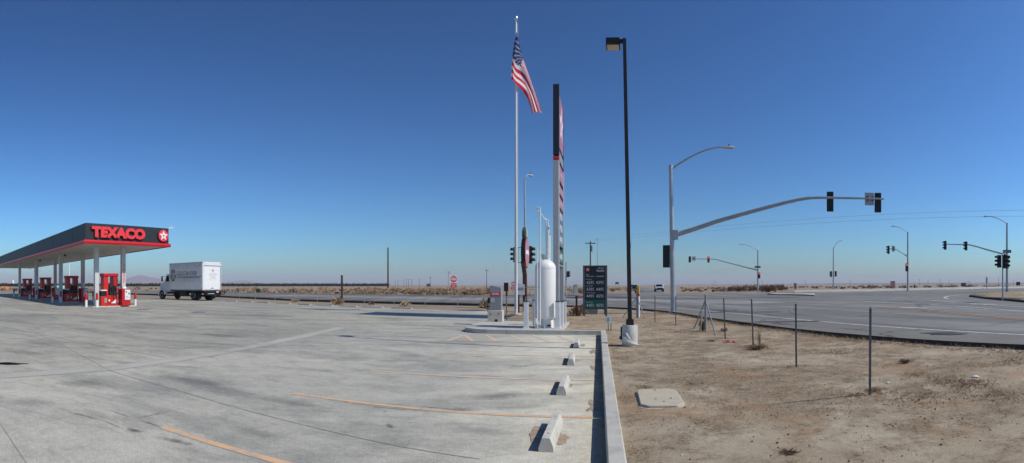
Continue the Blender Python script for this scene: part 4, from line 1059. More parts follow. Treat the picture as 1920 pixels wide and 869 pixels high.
# guard posts
gp = None
for px, yb, lab in ((986.5, 616, 'white square guard post in front of the tank beside the water station'), (1002, 610, 'white square guard post half hidden behind the tank'), (1046, 616, 'white square guard post nearest the kerb at the pylon foot'), (1052.3, 611, 'middle white square guard post of three beside the tank'), (1057.6, 607, 'white square guard post farthest back of three at the pylon foot')):
    d = GD(px, yb, lambda x, y: .145)
    if gp is None:
        gp = thing('guard_post', '', 'guard post'); MB().box((0, 0, .44), (.155, .155, .90)).build('post', 'white_paint', gp, bevel=.008); MB().box((0, 0, .91), (.165, .165, .035)).build('cap', 'sign_grey', gp); MB().box((0, 0, .004), (.26, .26, .016)).build('base_plate', 'white_paint', gp); o = gp
    else: o = copy_tree(gp)
    o.location = (*XY(px, d), .143 if px < 1050 else .10); o.rotation_euler = (0, 0, -KA); tag(o, lab, group='guard posts round the tank')

# ================================================================== WATER STATION, BOX, SMALL SIGNS
D = GD(928, 604, lambda x, y: .145)
ws = thing('water_station', 'grey air and water machine on a pale concrete base', 'water station', (*XY(928, D), .145), -th(928) - .18)
kk = D / F
MB().box((0, .22, .22), (.60, .42, .46)).build('base', 'beige_box', ws, bevel=.02)
mb = MB(); mb.prism([(-.22, .45), (.24, .45), (.24, 1.36), (-.16, 1.44), (-.22, 1.42)], (0, .06, 0), EX, EZ, EYV, .34); bd = mb.build('housing', 'grey_box', ws, bevel=.01)
MB().box((.01, .056, 1.10), (.42, .012, .15)).build('label_panel', 'sign_red', bd)
mb = MB(); lettering(mb, 'WATER', (.01, .0495, 1.06), .30, .085, .004, align='c', bold=.02); mb.build('lettering', 'sign_white', bd)
MB().box((-.10, .056, .86), (.15, .01, .17)).build('notice', 'grey_light', bd)
mb = MB(); mb.box((-.18, .004, .30), (.03, .01, .06)); mb.box((.15, .004, .31), (.03, .01, .05)); mb.lathe([(.06, 0), (.06, .012)], (.05, .0, .05), 12, axis='y'); mb.split('base_slot', 'black', ws)
mb = MB(); mb.box((-.27, .2, .85), (.1, .16, .2)); mb.tube([(-.3, .15, .8), (-.34, .14, .5), (-.3, .14, .3), (-.27, .2, .6)], .016, 6); mb.build('hose_reel', 'black', ws)
D = GD(949.5, 599, lambda x, y: .09)
bx = thing('post_box', 'small black box on a thin dark post beside the flagpole', 'box', (*XY(949, D), .05), -th(949))
MB().cyl((.02, 0, 0), (.02, 0, ZZ(556, D)), .03, .03, 10).build('post', 'tpost', bx)
MB().box((.0, 0, (ZZ(530, D) + ZZ(547, D)) / 2 - .05), (.2, .12, .38)).build('box', 'black', bx, bevel=.01)
MB().box((.02, 0, ZZ(551, D) - .05), (.08, .06, .2)).build('neck', 'black', bx)
D = 28.5
sg = thing('roadside_notice', 'white lettered board on a brown post right behind the flagpole', 'sign', (*XY(974, D), z_dirt0(*XY(974, D))), -th(974) - .15)
k = D / F
MB().box((-.05, .03, .8), (.09, .05, 1.7)).build('post', 'rust', sg)
q = MB().box((.02, 0, ZZ(542, D) - .06), (.56, .02, .60)).build('board', 'sign_white', sg)
mb = MB(); lettering(mb, 'SERVICES', (-.10, -.0105, ZZ(543.5, D) - .06), .36, .16, .004); mb.box((-.17, -.012, ZZ(542, D) - .06), (.1, .004, .1)); mb.build('lettering', 'mark_dark', q)

# ================================================================== PRICE SIGN
D = 24.6; px_, pyy = XY(1116, D); pz_ = z_dirt0(px_, pyy)
ps = thing('price_sign', 'black and green fuel price board on two grey posts', 'price sign', (px_, pyy, pz_), -th(1116) - .12)
zq = lambda y: ZZ(y, D) - pz_
zt_, zb_, zg = zq(500), zq(580.5), zq(562.5)
PW = .50
for sx in (-1, 1): MB().box((sx * (PW + .05), 0, zt_ / 2), (.09, .17, zt_ + .1 if True else 0)).build('post', 'sign_grey', ps, bevel=.006)
MB().box((0, .0, zt_ + .02), (2 * PW, .165, .05)).build('top_rail', 'sign_grey', ps)
b1 = MB().box((0, 0, (zt_ + zg) / 2), (2 * PW, .13, zt_ - zg)).build('price_panel', 'sign_black', ps)
b2 = MB().box((0, 0, (zg + zb_) / 2 - .002), (2 * PW, .13, zg - zb_)).build('diesel_panel', 'sign_green', ps)
yf = -.066
mb = MB()
def row(mb, yl, l, r_, yt, ll):
    if ll: lettering(mb, ll, (-.44, yf, zq(yt)), None, .05, .004)
    for x, s in ((-.43, l), (.05, r_)):
        lettering(mb, s, (x, yf, zq(yl)), .30, .155, .004, bold=0)
        lettering(mb, '9', (x + .325, yf, zq(yl) + .085), .045, .07, .004, bold=.01); lettering(mb, '10', (x + .32, yf, zq(yl)), .065, .06, .004, bold=.01)
lettering(mb, 'Self Serve', (.45, yf, zq(504.5)), .30, .07, .004, bold=.01, align='r'); lettering(mb, 'Gasoline', (.45, yf, zq(509.8)), .38, .105, .004, bold=.02, align='r')
lettering(mb, 'Cash', (-.44, yf, zq(516.5)), .15, .055, .004, bold=.01); lettering(mb, 'Texaco Card', (-.44, yf, zq(519.8)), .38, .065, .004, bold=.01); lettering(mb, 'Credit/Debit', (.05, yf, zq(519.8)), .38, .065, .004, bold=.01)
row(mb, 533.2, '429', '439', 525, 'Unleaded'); row(mb, 546, '439', '449', 537.6, 'Power Plus'); row(mb, 558.5, '449', '459', 550.3, 'Power Premium')
mb.split('lettering', 'sign_white', b1)
e_ = MB().prism(disc_poly(.095), (-.36, yf, zq(506)), EX, EZ, FR, .006).build('emblem', 'sign_red', b1)
MB().prism(star_poly(.088), (-.36, yf - .0065, zq(506)), EX, EZ, FR, .004).build('star', 'sign_white', e_)
MB().prism(t_poly(.075), (-.36, yf - .011, zq(506)), EX, EZ, FR, .003).build('star_letter', 'sign_red', e_)
mb = MB(); row(mb, 576, '449', '459', 568, 'Diesel No.2'); mb.split('diesel_lettering', 'sign_white', b2)
D = 26.3; o = thing('utility_cabinet', 'low grey cabinet standing behind the fuel price board', 'cabinet', (*XY(1110, D), z_dirt0(*XY(1110, D))), -th(1110) - .1)
MB().box((0, .2, .28), (.62, .4, .66)).build('body', 'grey_box', o, bevel=.015); MB().box((0, -.004, .3), (.5, .01, .5)).build('door', 'grey_box', o)
D = 26.0; o = thing('sign_stake', 'short rusty post just behind the price board foot', 'post', (*XY(1134, D), z_dirt0(*XY(1134, D))), 0)
MB().box((0, 0, .45), (.07, .07, 1.0)).build('post', 'rust', o); MB().box((0, 0, .95), (.09, .09, .02)).build('cap', 'rust', o)
# brown pipe barrier
D = GD(1081, 593, z_dirt0); A = Vector(XY(1081, D)); B = Vector(XY(1101, D + 2.2)); pb = thing('pipe_barrier', 'rusty brown pipe barrier left of the fuel price board', 'barrier', (A.x, A.y, z_dirt0(*A)))
d3 = B - A
MB().cyl((0, 0, -.1), (0, 0, .93), .05, .05, 10).build('post', 'rust', pb); MB().cyl((d3.x, d3.y, -.1), (d3.x, d3.y, .93), .05, .05, 10).build('post', 'rust', pb)
MB().tube([(-.03, -.06, .93), (d3.x * 1.05, d3.y * 1.05, .93)], .055, 10).build('top_rail', 'rust', pb); MB().tube([(0, 0, .48), (d3.x, d3.y, .48)], .04, 10).build('lower_rail', 'rust', pb)
C = Vector(XY(1062, D + 3.0)) - A; MB().tube([(0, .02, .88), (C.x, C.y, .86)], .04, 10).build('side_rail', 'grey_box', pb)
# utility marker with blue and white cover
D = GD(1143, 620.5, z_dirt0); um = thing('utility_marker', 'blue and white hooded utility marker on two thin stakes', 'marker', (*XY(1142.5, D), z_dirt0(*XY(1142.5, D))), -th(1142.5))
k = D / F
mb = MB(); mb.add([(x, y, z) for z, w_ in ((.24, .045), (.36, .055), (.48, .05), (.52, .03)) for x, y in ((-.035 - w_, -.03), (-.035 + w_, -.03), (-.035 + w_, .03), (-.035 - w_, .03))], [(4 * i + j, 4 * i + (j + 1) % 4, 4 * i + 4 + (j + 1) % 4, 4 * i + 4 + j) for i in range(3) for j in range(4)] + [(12, 13, 14, 15), (3, 2, 1, 0)]); mb.build('hood', 'paper', um)
MB().box((-.035, -.033, .37), (.055, .006, .13)).build('blue_patch', 'blue', um)
MB().box((.06, 0, .38), (.025, .02, .30)).build('white_stake', 'white_paint', um)
mb = MB(); mb.cyl((-.03, 0, -.05), (-.04, 0, .3), .012, .012, 6); mb.cyl((.05, 0, -.05), (.06, 0, .26), .014, .014, 6); mb.cyl((-.02, 0, .5), (.05, 0, .5), .006, .006, 6); mb.split('stake', 'wood_dark', um)

# ================================================================== FENCE POSTS ON THE DIRT
D = GD(1197.5, 596, z_dirt0); mp = thing('marker_post', 'white pipeline marker post with yellow top beside the fence corner brace', 'marker post', (*XY(1197.6, D), z_dirt0(*XY(1197.6, D))))
zz = lambda y: ZZ(y, D) - mp.location.z
MB().cyl((0, 0, -.1), (0, 0, zz(556)), .05, .05, 12).build('post', 'white_paint', mp)
MB().cyl((0, 0, zz(556)), (0, 0, zz(551)), .052, .052, 12).build('red_band', 'sign_red', mp)
MB().lathe([(.053, zz(551)), (.053, zz(537)), (.03, zz(536)), (.004, zz(535.6))], n=12).build('yellow_cap', 'yellow', mp)
def braced(px, yb, yt, l, r_, lab, mat='grey_box', extra=None):
    D = GD(px, yb, z_dirt0); X, Y = XY(px, D); z = z_dirt0(X, Y)
    t = thing('fence_corner_post', lab, 'fence post', (X, Y, z), -th(px)); k = D / F
    zz = lambda y: ZZ(y, D) - z
    MB().cyl((0, 0, -.1), (0, 0, zz(yt)), .035, .035, 10).build('post', mat, t)
    for (ax, ay, bx_, by) in (l, r_):
        dd = GD(bx_, by, z_dirt0)
        zb2 = z_dirt0(*XY(bx_, dd)) - z
        MB().tube([((ax - px) * k, 0, zz(ay)), ((bx_ - px) * dd / F, (dd - D), zb2 - .03)], .022, 8).build('brace', mat, t)
    MB().lathe([(.037, zz(yt)), (.037, zz(yt) + .02), (.01, zz(yt) + .05)], n=10).build('cap', mat, t)
    if extra: extra(t, k, zz)
    return t
braced(1194.3, 596, 552, (1194, 558, 1166, 596.5), (1196, 562, 1211, 599.5), 'grey braced fence post beside the yellow topped marker')
def ex2(t, k, zz): MB().tube([((1320 - 1323) * k, .05, zz(572)), ((1315.5 - 1323) * k, .05, zz(580)), ((1314 - 1323) * k, .05, 0)], .016, 6).build('bent_rod', 'galv', t)
braced(1323, 622.5, 554.5, (1321.5, 566, 1301, 616), (1323.5, 566, 1342.5, 628.5), 'grey fence post with two slanting braces and tumbleweed at its foot', extra=ex2)
tp = None
for ptx, yt, px, yb, lab in ((1228, 555, 1228, 605, 'thin dark fence stake first past the yellow topped marker'), (1267, 556, 1267, 611, 'thin dark fence stake beside the foot of the big signal pole'), (1356.8, 560, 1359.7, 636.5, 'thin dark fence stake with red litter at its foot'), (1409, 561.5, 1412.3, 652.5, 'thin dark fence stake with dead weeds at its foot'), (1492, 570, 1493, 688.5, 'thin dark fence stake, second nearest, casting a line shadow'), (1632, 578.5, 1631, 741, 'tallest looking dark fence stake, nearest one on the dirt')):
    D = GD(px, yb, z_dirt0); X, Y = XY(px, D); z = z_dirt(X, Y); h = ZZ(yt, D) - z
    lean = math.atan2((ptx - px) * D / F, h)
    t = thing('fence_stake', lab, 'fence stake', (X, Y, z), -th(px), 'dark fence stakes on the bare dirt')
    t.rotation_euler = (0, lean, -th(px))
    mb = MB(); mb.box((0, 0, h / 2 - .1), (.034, .006, h + .2)); mb.box((0, .014, h / 2 - .1), (.006, .026, h + .2))
    for i in range(int(h / .055)): mb.box((0, -.006, .08 + i * .055), (.012, .008, .018))
    mb.build('post', 'tpost', t, smooth=0)

# ================================================================== TWIGGY PLANTS
def twigs(mb, n, w, h, base=(0, 0, 0), r=.0035, mi=0, droop=.3):
    for _ in range(n):
        a = random.uniform(0, 2 * PI); p = Vector(base) + Vector((random.gauss(0, .04 * w), random.gauss(0, .04 * w), 0))
        L = random.uniform(.5, 1.0); d = Vector((math.cos(a) * w / 2, math.sin(a) * w / 2, h)) * L * Vector((1, 1, 1)).length / 1.73
        d.x *= random.uniform(.2, 1.2); d.y *= random.uniform(.2, 1.2)
        pts = [p]
        for s in (.35, .7, 1.0):
            pts.append(p + d * s + Vector((random.gauss(0, .05 * w), random.gauss(0, .05 * w), random.gauss(0, .04 * h) - droop * h * s * s * .4)))
        for q in pts: q.z = max(q.z, .004)
        mb.tube(pts, [r, r * .8, r * .6, r * .3], 4, mi, False)
        for _k in range(2):
            q = pts[random.choice((1, 2))]; e = q + Vector((random.gauss(0, .16 * w), random.gauss(0, .16 * w), abs(random.gauss(0, .16 * h))))
            mb.tube([q, e], [r * .5, r * .2], 4, mi, False)
def plant(name, px, py, w, h, n, mat, lab, cat, r=.004, surf=z_dirt, leafn=0, leafmat=None, leaf=.05, z0=None):
    D = GD(px, py, surf); X, Y = XY(px, D)
    mb = MB(); twigs(mb, n, w, h, r=r)
    if leafn: shrub_geo(mb, 0, 0, 0, w, h, leafn, 1, leaf)
    t = mb.build(name, [mat, leafmat or mat], smooth=0, recalc=False)
    t.location = (X, Y, surf(X, Y)); t.rotation_euler = (0, 0, random.uniform(0, 6))
    return tag(t, lab, cat)
plant('tumbleweed', 1318, 621, .30, .42, 150, 'twig', 'brown tumbleweed caught against the braced fence post', 'tumbleweed', leafn=160, leafmat='scrub_tan', leaf=.035)
plant('dead_weed', 1418, 656, .62, .13, 110, 'twig', 'flat dead brown weed at the foot of a fence stake', 'weed', leafn=260, leafmat='scrub_tan', leaf=.025)
plant('dead_weed', 1424, 648, .25, .60, 16, 'twig', 'tall sparse dead weed stems standing behind the flat dead weed', 'weed', r=.003)
plant('dead_weed', 1697, 682, .26, .07, 50, 'twig', 'small dark dead weed mound between road and nearest stake', 'weed', leafn=80, leafmat='scrub_dark', leaf=.02)
plant('dead_weed', 1482, 850, .24, .035, 30, 'twig', 'dark dead twigs lying in the bare foreground dirt', 'weed', r=.005)
plant('dead_weed', 1358, 622, .3, .1, 40, 'twig', 'small dark weed behind the stake with red litter', 'weed', leafn=50, leafmat='scrub_dark', leaf=.025)
plant('dead_weed', 1335, 641, .3, .05, 30, 'twig', 'flat dark twigs left of the red litter', 'weed', r=.005)
plant('dry_bush', 1085, 592, 1.0, .42, 70, 'twig', 'dry brown bush under the rusty pipe barrier', 'bush', leafn=420, leafmat='scrub_tan', leaf=.08, surf=z_dirt0)
plant('dry_bush', 633, 572, 1.1, .65, 60, 'twig', 'dry brown bush leaning on the short wooden post', 'bush', leafn=300, leafmat='scrub_tan', leaf=.09, surf=z_ground)
plant('green_bush', 482, 548.6, 1.9, .75, 40, 'twig', 'lone grey green bush across the road beyond the box truck', 'bush', r=.01, leafn=420, leafmat='scrub_green', leaf=.14, surf=z_ground)
plant('dry_bush', 1440, 548.2, 3.0, 1.2, 60, 'twig', 'big rust brown bush right of the far left mast arm pole', 'bush', r=.01, leafn=420, leafmat='scrub_red', leaf=.2, surf=z_ground)
plant('dry_bush', 915, 578, 1.3, .6, 60, 'twig', 'dry bush between the lot edge and road behind the water station', 'bush', leafn=280, leafmat='scrub_tan', leaf=.09, surf=z_ground)
plant('dry_bush', 760, 575, .9, .35, 40, 'twig', 'low dry bush on the dirt strip right of the tall bare pole', 'bush', leafn=160, leafmat='straw', leaf=.08, surf=z_ground)
plant('dry_bush', 553, 567, .8, .3, 40, 'twig', 'low dry bush on the dirt strip beyond the wheel stops', 'bush', leafn=160, leafmat='straw', leaf=.08, surf=z_ground)

# ================================================================== LID, LITTER
D = 6.62; X, Y = XY(1236, D); z = z_dirt0(X, Y)
ld = thing('vault_lid', 'beige concrete utility vault lid lying flush in the dirt', 'vault lid', (X, Y, z), -th(1236) + .10)
def rrect(w, h, c): return [(-w + c, -h), (w - c, -h), (w, -h + c), (w, h - c), (w - c, h), (-w + c, h), (-w, h - c), (-w, -h + c)]
MB().prism(rrect(.275, .50, .10), (0, 0, -.06), EX, EYV, EZ, .095).build('lid', 'lid', ld, bevel=.012)
MB().prism(rrect(.30, .53, .10), (0, 0, -.08), EX, EYV, EZ, .085).build('frame', 'lid', ld, bevel=.01)
mb = MB(); mb.box((-.02, .40, .0365), (.02, .05, .004)); mb.box((-.06, -.15, .0365), (.02, .03, .004)); mb.box((.14, -.12, .0365), (.02, .05, .004)); mb.box((.03, -.3, .0365), (.015, .04, .004)); mb.split('lifting_slot', 'mark_dark', ld)
def crumple(name, px, py, w, h, hh, mat, lab, cat, n=7):
    D = GD(px, py, z_dirt0); X, Y = XY(px, D); mb = MB(); vs, fs = [], []
    for i in range(n):
        for j in range(n): vs.append(((i / (n - 1) - .5) * w * random.uniform(.8, 1.2), (j / (n - 1) - .5) * h * random.uniform(.8, 1.2), .01 + hh * random.random() * (1 if 0 < i < n - 1 and 0 < j < n - 1 else .2)))
    for i in range(n - 1):
        for j in range(n - 1): a = i * n + j; fs.append((a, a + n, a + n + 1, a + 1))
    o = mb.add(vs, fs).build(name, mat, smooth=0); o.location = (X, Y, z_dirt(X, Y)); o.rotation_euler = (0, 0, -th(px)); tag(o, lab, cat)
    md = o.modifiers.new('thick', 'SOLIDIFY'); md.thickness = .004
crumple('red_litter', 1369, 642, .36, .14, .05, 'red_litter', 'crumpled faded red litter lying on dirt by a stake', 'litter')
crumple('paper_scrap', 1828, 709, .12, .06, .03, 'paper', 'white paper scrap among the straw near the right edge', 'litter', 4)
crumple('paper_scrap', 1853, 667.5, .13, .05, .03, 'paper', 'white paper scrap close to the pavement edge', 'litter', 4)
crumple('paper_scrap', 1664.5, 719.5, .05, .04, .03, 'paper', 'small pale scrap right of the nearest fence stake', 'litter', 4)
crumple('paper_scrap', 1681, 680.6, .05, .03, .03, 'paper', 'tiny white scrap left of the small dark weed mound', 'litter', 4)

# ================================================================== WHEEL STOPS
def make_stop(L, H=.135):
    t = MB()
    sec = [(-.075, 0), (.075, 0), (.072, .045 * H / .135), (.040, H), (-.040, H), (-.072, .045 * H / .135)]
    t.prism(sec, (0, 0, 0), EX, EZ, EYV, L)
    for y in (.16, L - .16): t.lathe([(.014, H - .005), (.014, H + .002)], (0, y, 0), 8, 1)
    o = t.build('wheel_stop', ['concrete_stop', 'mark_dark'], bevel=.010)
    return o
near = make_stop(.97)
for k, (u, v, lab) in enumerate(((4.77, -.50, 'largest concrete wheel stop in the foreground stall'), (7.24, -.535, 'concrete wheel stop, second from the camera along the kerb'), (9.94, -.545, 'concrete wheel stop, third from the camera along the kerb'), (12.69, -.56, 'farthest wheel stop along the kerb, nearest the hatched marking'))):
    o = near if k == 0 else near.copy()
    if k: col.objects.link(o)
    o.location = (*KW(u, v), .0); o.rotation_euler = (0, 0, -KA + random.uniform(-.03, .03)); tag(o, lab, 'wheel stop', 'wheel stops along the kerb')
ordn = ['first', 'second', 'third', 'fourth', 'fifth', 'sixth', 'seventh', 'eighth', 'ninth', 'tenth']
fs_ = make_stop(1.75, .10)
ends = [(444, 566), (473, 567.3), (504, 568.9), (544, 570.6), (582, 572.8), (624, 574.5), (669, 576.3), (717, 578.0), (772, 580.2)]
ep = px_line(ends, z_lot)
for k in range(9):
    o = fs_ if k == 0 else fs_.copy()
    if k: col.objects.link(o)
    a = Vector(ep[k]); dr = (Vector(ep[max(0, k - 1)]) - Vector(ep[k] if k else ep[1])).normalized() if k else (Vector(ep[0]) - Vector(ep[1])).normalized()
    o.location = (a.x, a.y, 0); o.rotation_euler = (0, 0, math.atan2(dr.y, dr.x) - PI / 2)
    tag(o, 'white wheel stop along the far lot edge, %s from the box truck' % ordn[k], 'wheel stop', 'wheel stops along the far lot edge')
# wire-less fence stakes beyond the lot
t0 = None
for k, (px, yt, yb) in enumerate(((449, 546, 563), (479, 547, 564), (516, 547.5, 566), (553, 548, 567.5), (595, 548.5, 569.5), (683, 549, 574), (739, 549, 576), (797, 548, 578), (858, 546, 574))):
    D = GD(px, yb, z_ground); X, Y = XY(px, D)
    if t0 is None:
        t0 = thing('fence_post', '', 'fence post'); MB().box((0, 0, .55), (.035, .03, 1.3)).build('post', 'galv', t0); MB().box((0, 0, 1.21), (.045, .04, .02)).build('cap', 'galv', t0); o = t0
    else: o = copy_tree(t0)
    o.location = (X, Y, z_ground(X, Y)); tag(o, 'thin pale fence post beyond the lot, %s from the box truck' % ordn[k], group='thin fence posts beyond the lot')
# tank fill covers
for px, py, w, lab in ((268, 581, .8, 'round dark fill cover in the concrete nearest the fuel pumps'), (372, 586, .9, 'round dark fill cover in the concrete before the box truck')):
    X, Y = G(px, py); o = thing('fill_cover', lab, 'cover', (X, Y, 0)); MB().lathe([(w / 2, .001), (w / 2, .012), (w / 2 - .04, .016)], n=24).build('rim', 'sign_grey', o); MB().lathe([(w / 2 - .05, .010), (w / 2 - .06, .020)], n=24).build('cover', 'tpost', o)

# ================================================================== POSTS, POLES AND SIGNS BEYOND
D = GD(641, 572, z_ground); X, Y = XY(641, D); wp = thing('wooden_post', 'short dark wooden post on the dirt strip before the road', 'post', (X, Y, -.03), .3)
h = ZZ(516.5, D) + .03
MB().box((0, 0, h / 2 + .25), (.17, .17, h - .5)).build('post', 'wood_dark', wp, bevel=.012); MB().box((0, 0, .22), (.18, .18, .56)).build('pale_foot', 'wood_pale', wp)
D = 130; X, Y = XY(727.5, D); up = thing('bare_pole', 'tall bare wooden pole with thin rod on top beyond road', 'pole', (X, Y, 0))
MB().cyl((0, 0, -.2), (0, 0, ZZ(465, D)), .22, .17, 10).build('pole', 'wood_dark', up); MB().cyl((0, 0, ZZ(465, D)), (0, 0, ZZ(451, D)), .03, .02, 6).build('rod', 'galv', up)
upo = None
def utility(px, D, ytop, lab, grp=None, arm=2.2):
    global upo
    X, Y = XY(px, D); zb = z_ground(X, Y) - .1; H = ZZ(ytop, D) - zb
    if upo is None:
        upo = thing('utility_pole', '', 'utility pole'); MB().cyl((0, 0, 0), (0, 0, 1), .16, .11, 8).build('pole', 'wood_dark', upo)
        mb = MB().box((0, 0, .955), (2.2, .12, .014))
        for x in (-1, -.35, .35, 1): mb.cyl((x, 0, .962), (x, 0, .985), .05, .03, 6)
        mb.build('crossarm', 'wood_dark', upo); o = upo
    else: o = copy_tree(upo)
    o.location = (X, Y, zb); o.scale = (1, 1, H); o.rotation_euler = (0, 0, -th(px) + .3)
    tag(o, lab, group=grp); return o
utility(912.5, 250, 505.5, 'utility pole with crossarm behind the water station')
u1 = utility(1107, 106, 452.5, 'wooden utility pole with crossarm rising behind the price board')
mb = MB(); mb.lathe([(.2, 0), (.24, .01), (.24, .11), (.2, .12)], (.3, 0, .80), 12); o = mb.build('transformer', 'grey_box', u1)
D = 118; X, Y = XY(1120, D); o = thing('antenna_mast', 'thin mast right of the utility pole behind the price board', 'mast', (X, Y, 0))
MB().cyl((0, 0, 0), (0, 0, ZZ(447, D)), .09, .05, 8).build('mast', 'galv', o); MB().box((0, 0, ZZ(449, D)), (.7, .1, .1)).build('crosspiece', 'galv', o)
dist = [(741, 527), (746, 526.5), (757, 525), (762, 524.5), (766, 523.8), (772, 524.5), (786, 523), (807, 520)]
for k, (px, yt) in enumerate(dist): utility(px, 560 - k * 25, yt, 'tiny far utility pole, %s right of the tall bare pole' % ordn[k], 'far utility poles on the horizon beyond the lot')
dist = [(1337, 527), (1342, 528), (1414, 528), (1429, 527), (1510, 526), (1594, 525), (1724, 524), (1740, 526), (1763, 524), (1780, 526), (1872, 521), (1900, 526)]
for k, (px, yt) in enumerate(dist): utility(px, 620, yt, 'tiny far utility pole on the right horizon, %s from the big signal pole' % (ordn + ['eleventh', 'twelfth'])[k], 'far utility poles on the right horizon')
# overhead wires
wx = [Vector((*XY(1107, 106), ZZ(455, 106))), Vector((*XY(1120, 118), ZZ(449, 118)))]
for k, (p, e, lab) in enumerate(((wx[0], (39, 24, 7.9), 'lower thin power line across the sky above the junction'), (wx[1], (41, 24, 8.7), 'upper thin power line across the sky above the junction'))):
    e = Vector(e); q = e + (e - p) * .5; pts = []
    for a, b_ in ((p, e), (e, q)):
        for i in range(15): t = i / 14; pts.append(a.lerp(b_, t))
    mb = MB(); mb.tube(pts, .012, 5); o = mb.build('power_line', 'galv'); tag(o, lab, 'power line', 'power lines over the junction')
# sign assemblies
def do_not_enter(px, D, ytop, lab, rot=0, base=None):
    X, Y = XY(px, D); zb = z_ground(X, Y) if base is None else base
    t = thing('regulatory_sign', lab, 'road sign', (X, Y, zb), -th(px) + rot)
    zt2 = ZZ(ytop, D) - zb
    MB().box((0, .04, zt2 / 2 - .1), (.08, .06, zt2)).build('post', 'rust', t)
    q = MB().box((0, 0, zt2 - .55), (1.12, .02, 1.1)).build('sign_plate', 'sign_white', t)
    MB().prism(disc_poly(.50), (0, -.011, zt2 - .55), EX, EZ, FR, .004).build('red_disc', 'sign_red', q)
    mb = MB(); mb.box((0, -.018, zt2 - .55), (.82, .004, .17)); lettering(mb, 'DO NOT', (0, -.016, zt2 - .40), .58, .15, .004, align='c', bold=.02); lettering(mb, 'ENTER', (0, -.016, zt2 - .86), .52, .15, .004, align='c', bold=.02); mb.build('lettering', 'sign_white', q)
    q = MB().box((0, 0, zt2 - 1.50), (.92, .02, .66)).build('lower_plate', 'sign_red', t)
    mb = MB(); lettering(mb, 'WRONG', (0, -.011, zt2 - 1.46), .74, .18, .004, align='c', bold=.02); lettering(mb, 'WAY', (0, -.011, zt2 - 1.74), .46, .18, .004, align='c', bold=.02); mb.split('lettering', 'sign_white', q)
do_not_enter(850.5, 76, 517, 'do not enter and wrong way sign right of the tall bare pole')
do_not_enter(1674, 112, 527.5, 'do not enter and wrong way sign left of the short mast arm pole', base=.45)
do_not_enter(962, 112, 528, 'do not enter and wrong way sign half hidden by the flagpole')
D = 92; X, Y = XY(841, D); o = thing('solar_post', 'thin grey post with small panel on top beside wrong way sign', 'post', (X, Y, 0), -th(841))
MB().cyl((0, 0, 0), (0, 0, ZZ(511, D)), .06, .05, 8).build('post', 'galv', o); MB().box((0, 0, ZZ(510.5, D)), (.75, .3, .06), ty=.2).build('panel', 'sign_blue_grey', o); MB().box((.15, 0, ZZ(513, D)), (.5, .2, .12)).build('lamp', 'grey_light', o)
D = 190; X, Y = XY(1157, D); o = thing('guide_sign', 'small green guide sign on two legs beyond the price board', 'road sign', (X, Y, 0), -th(1157))
for sx in (-.5, .5): MB().cyl((sx, .04, 0), (sx, .04, ZZ(533, D)), .07, .07, 6).build('leg', 'galv', o)
MB().box((0, 0, ZZ(531.3, D)), (1.3, .04, .75)).build('panel', 'sign_green', o)
D = 82; X, Y = XY(1079.5, D); o = thing('utility_cabinet', 'pale utility cabinet across the road left of the price board', 'cabinet', (X, Y, z_ground(X, Y)), -th(1079))
MB().box((0, .3, .82), (.66, .5, 1.66)).build('body', 'grey_light', o, bevel=.02); MB().box((0, .3, 1.68), (.72, .56, .06)).build('roof', 'grey_light', o); MB().box((-.36, .3, .8), (.08, .3, 1.4)).build('side_box', 'grey_box', o)
D = 97; X, Y = XY(1361, D + 8)
st = None
for px, lab in ((1359.8, 'left white stake of a pair before the rust brown bushes'), (1362.6, 'right white stake of a pair before the rust brown bushes')):
    if st is None: st = thing('marker_stake', '', 'stake'); MB().cyl((0, 0, 0), (0, 0, 1.0), .05, .05, 8).build('post', 'white_paint', st); MB().cyl((0, 0, 1.0), (0, 0, 1.18), .052, .05, 8).build('reflector', 'grey_light', st); o = st
    else: o = copy_tree(st)
    X, Y = XY(px, 104); o.location = (X, Y, z_ground(X, Y)); tag(o, lab, group='white stakes by the junction')
def small(name, px, D, parts, lab, cat, base=None, rot=0):
    X, Y = XY(px, D); o = thing(name, lab, cat, (X, Y, z_ground(X, Y) if base is None else base), -th(px) + rot)
    for nm, c, s_, mt in parts: MB().box(c, s_).build(nm, mt, o)
    return o
small('object_marker', 1491, 100, [('post', (0, .03, .7), (.08, .06, 1.5), 'galv'), ('panel', (0, 0, 1.1), (.55, .03, 1.1), 'grey_box')], 'grey rectangular sign panel on a short post by the median', 'road sign')
small('object_marker', 1850, 90, [('post', (0, .03, .9), (.09, .06, 2.0), 'rust'), ('panel', (0, 0, 1.75), (.3, .03, 1.0), 'grey_light')], 'narrow grey marker on a brown post left of the corner pole', 'road sign', base=.75)
o = small('hydrant', 1715, 92, [('base_flange', (0, 0, .06), (.4, .4, .12), 'grey_light')], 'small dark and white hydrant by the short mast arm pole', 'hydrant', base=.80)
MB().lathe([(.14, .12), (.15, .6), (.19, .66), (.17, .78), (.06, .9)], n=12).build('barrel', 'mark_dark', o); MB().cyl((-.28, 0, .5), (.28, 0, .5), .09, .09, 10).build('outlet', 'grey_light', o)
small('brown_sign', 1909, 120, [('leg', (-.3, .05, .4), (.1, .06, 1.3), 'wood_dark'), ('leg', (.3, .05, .4), (.1, .06, 1.3), 'wood_dark'), ('panel', (0, 0, 1.15), (.95, .05, .8), 'rust')], 'small square brown sign at far right beyond the road', 'sign', base=.8)
small('shed', 1806.5, 330, [('wall', (0, 1.5, 1.4), (3.2, 3, 2.2), 'mark_dark'), ('roof', (0, 1.5, 2.56), (3.5, 3.3, .12), 'tpost')], 'tiny dark shed on the horizon left of the corner pole', 'shed', base=.4)
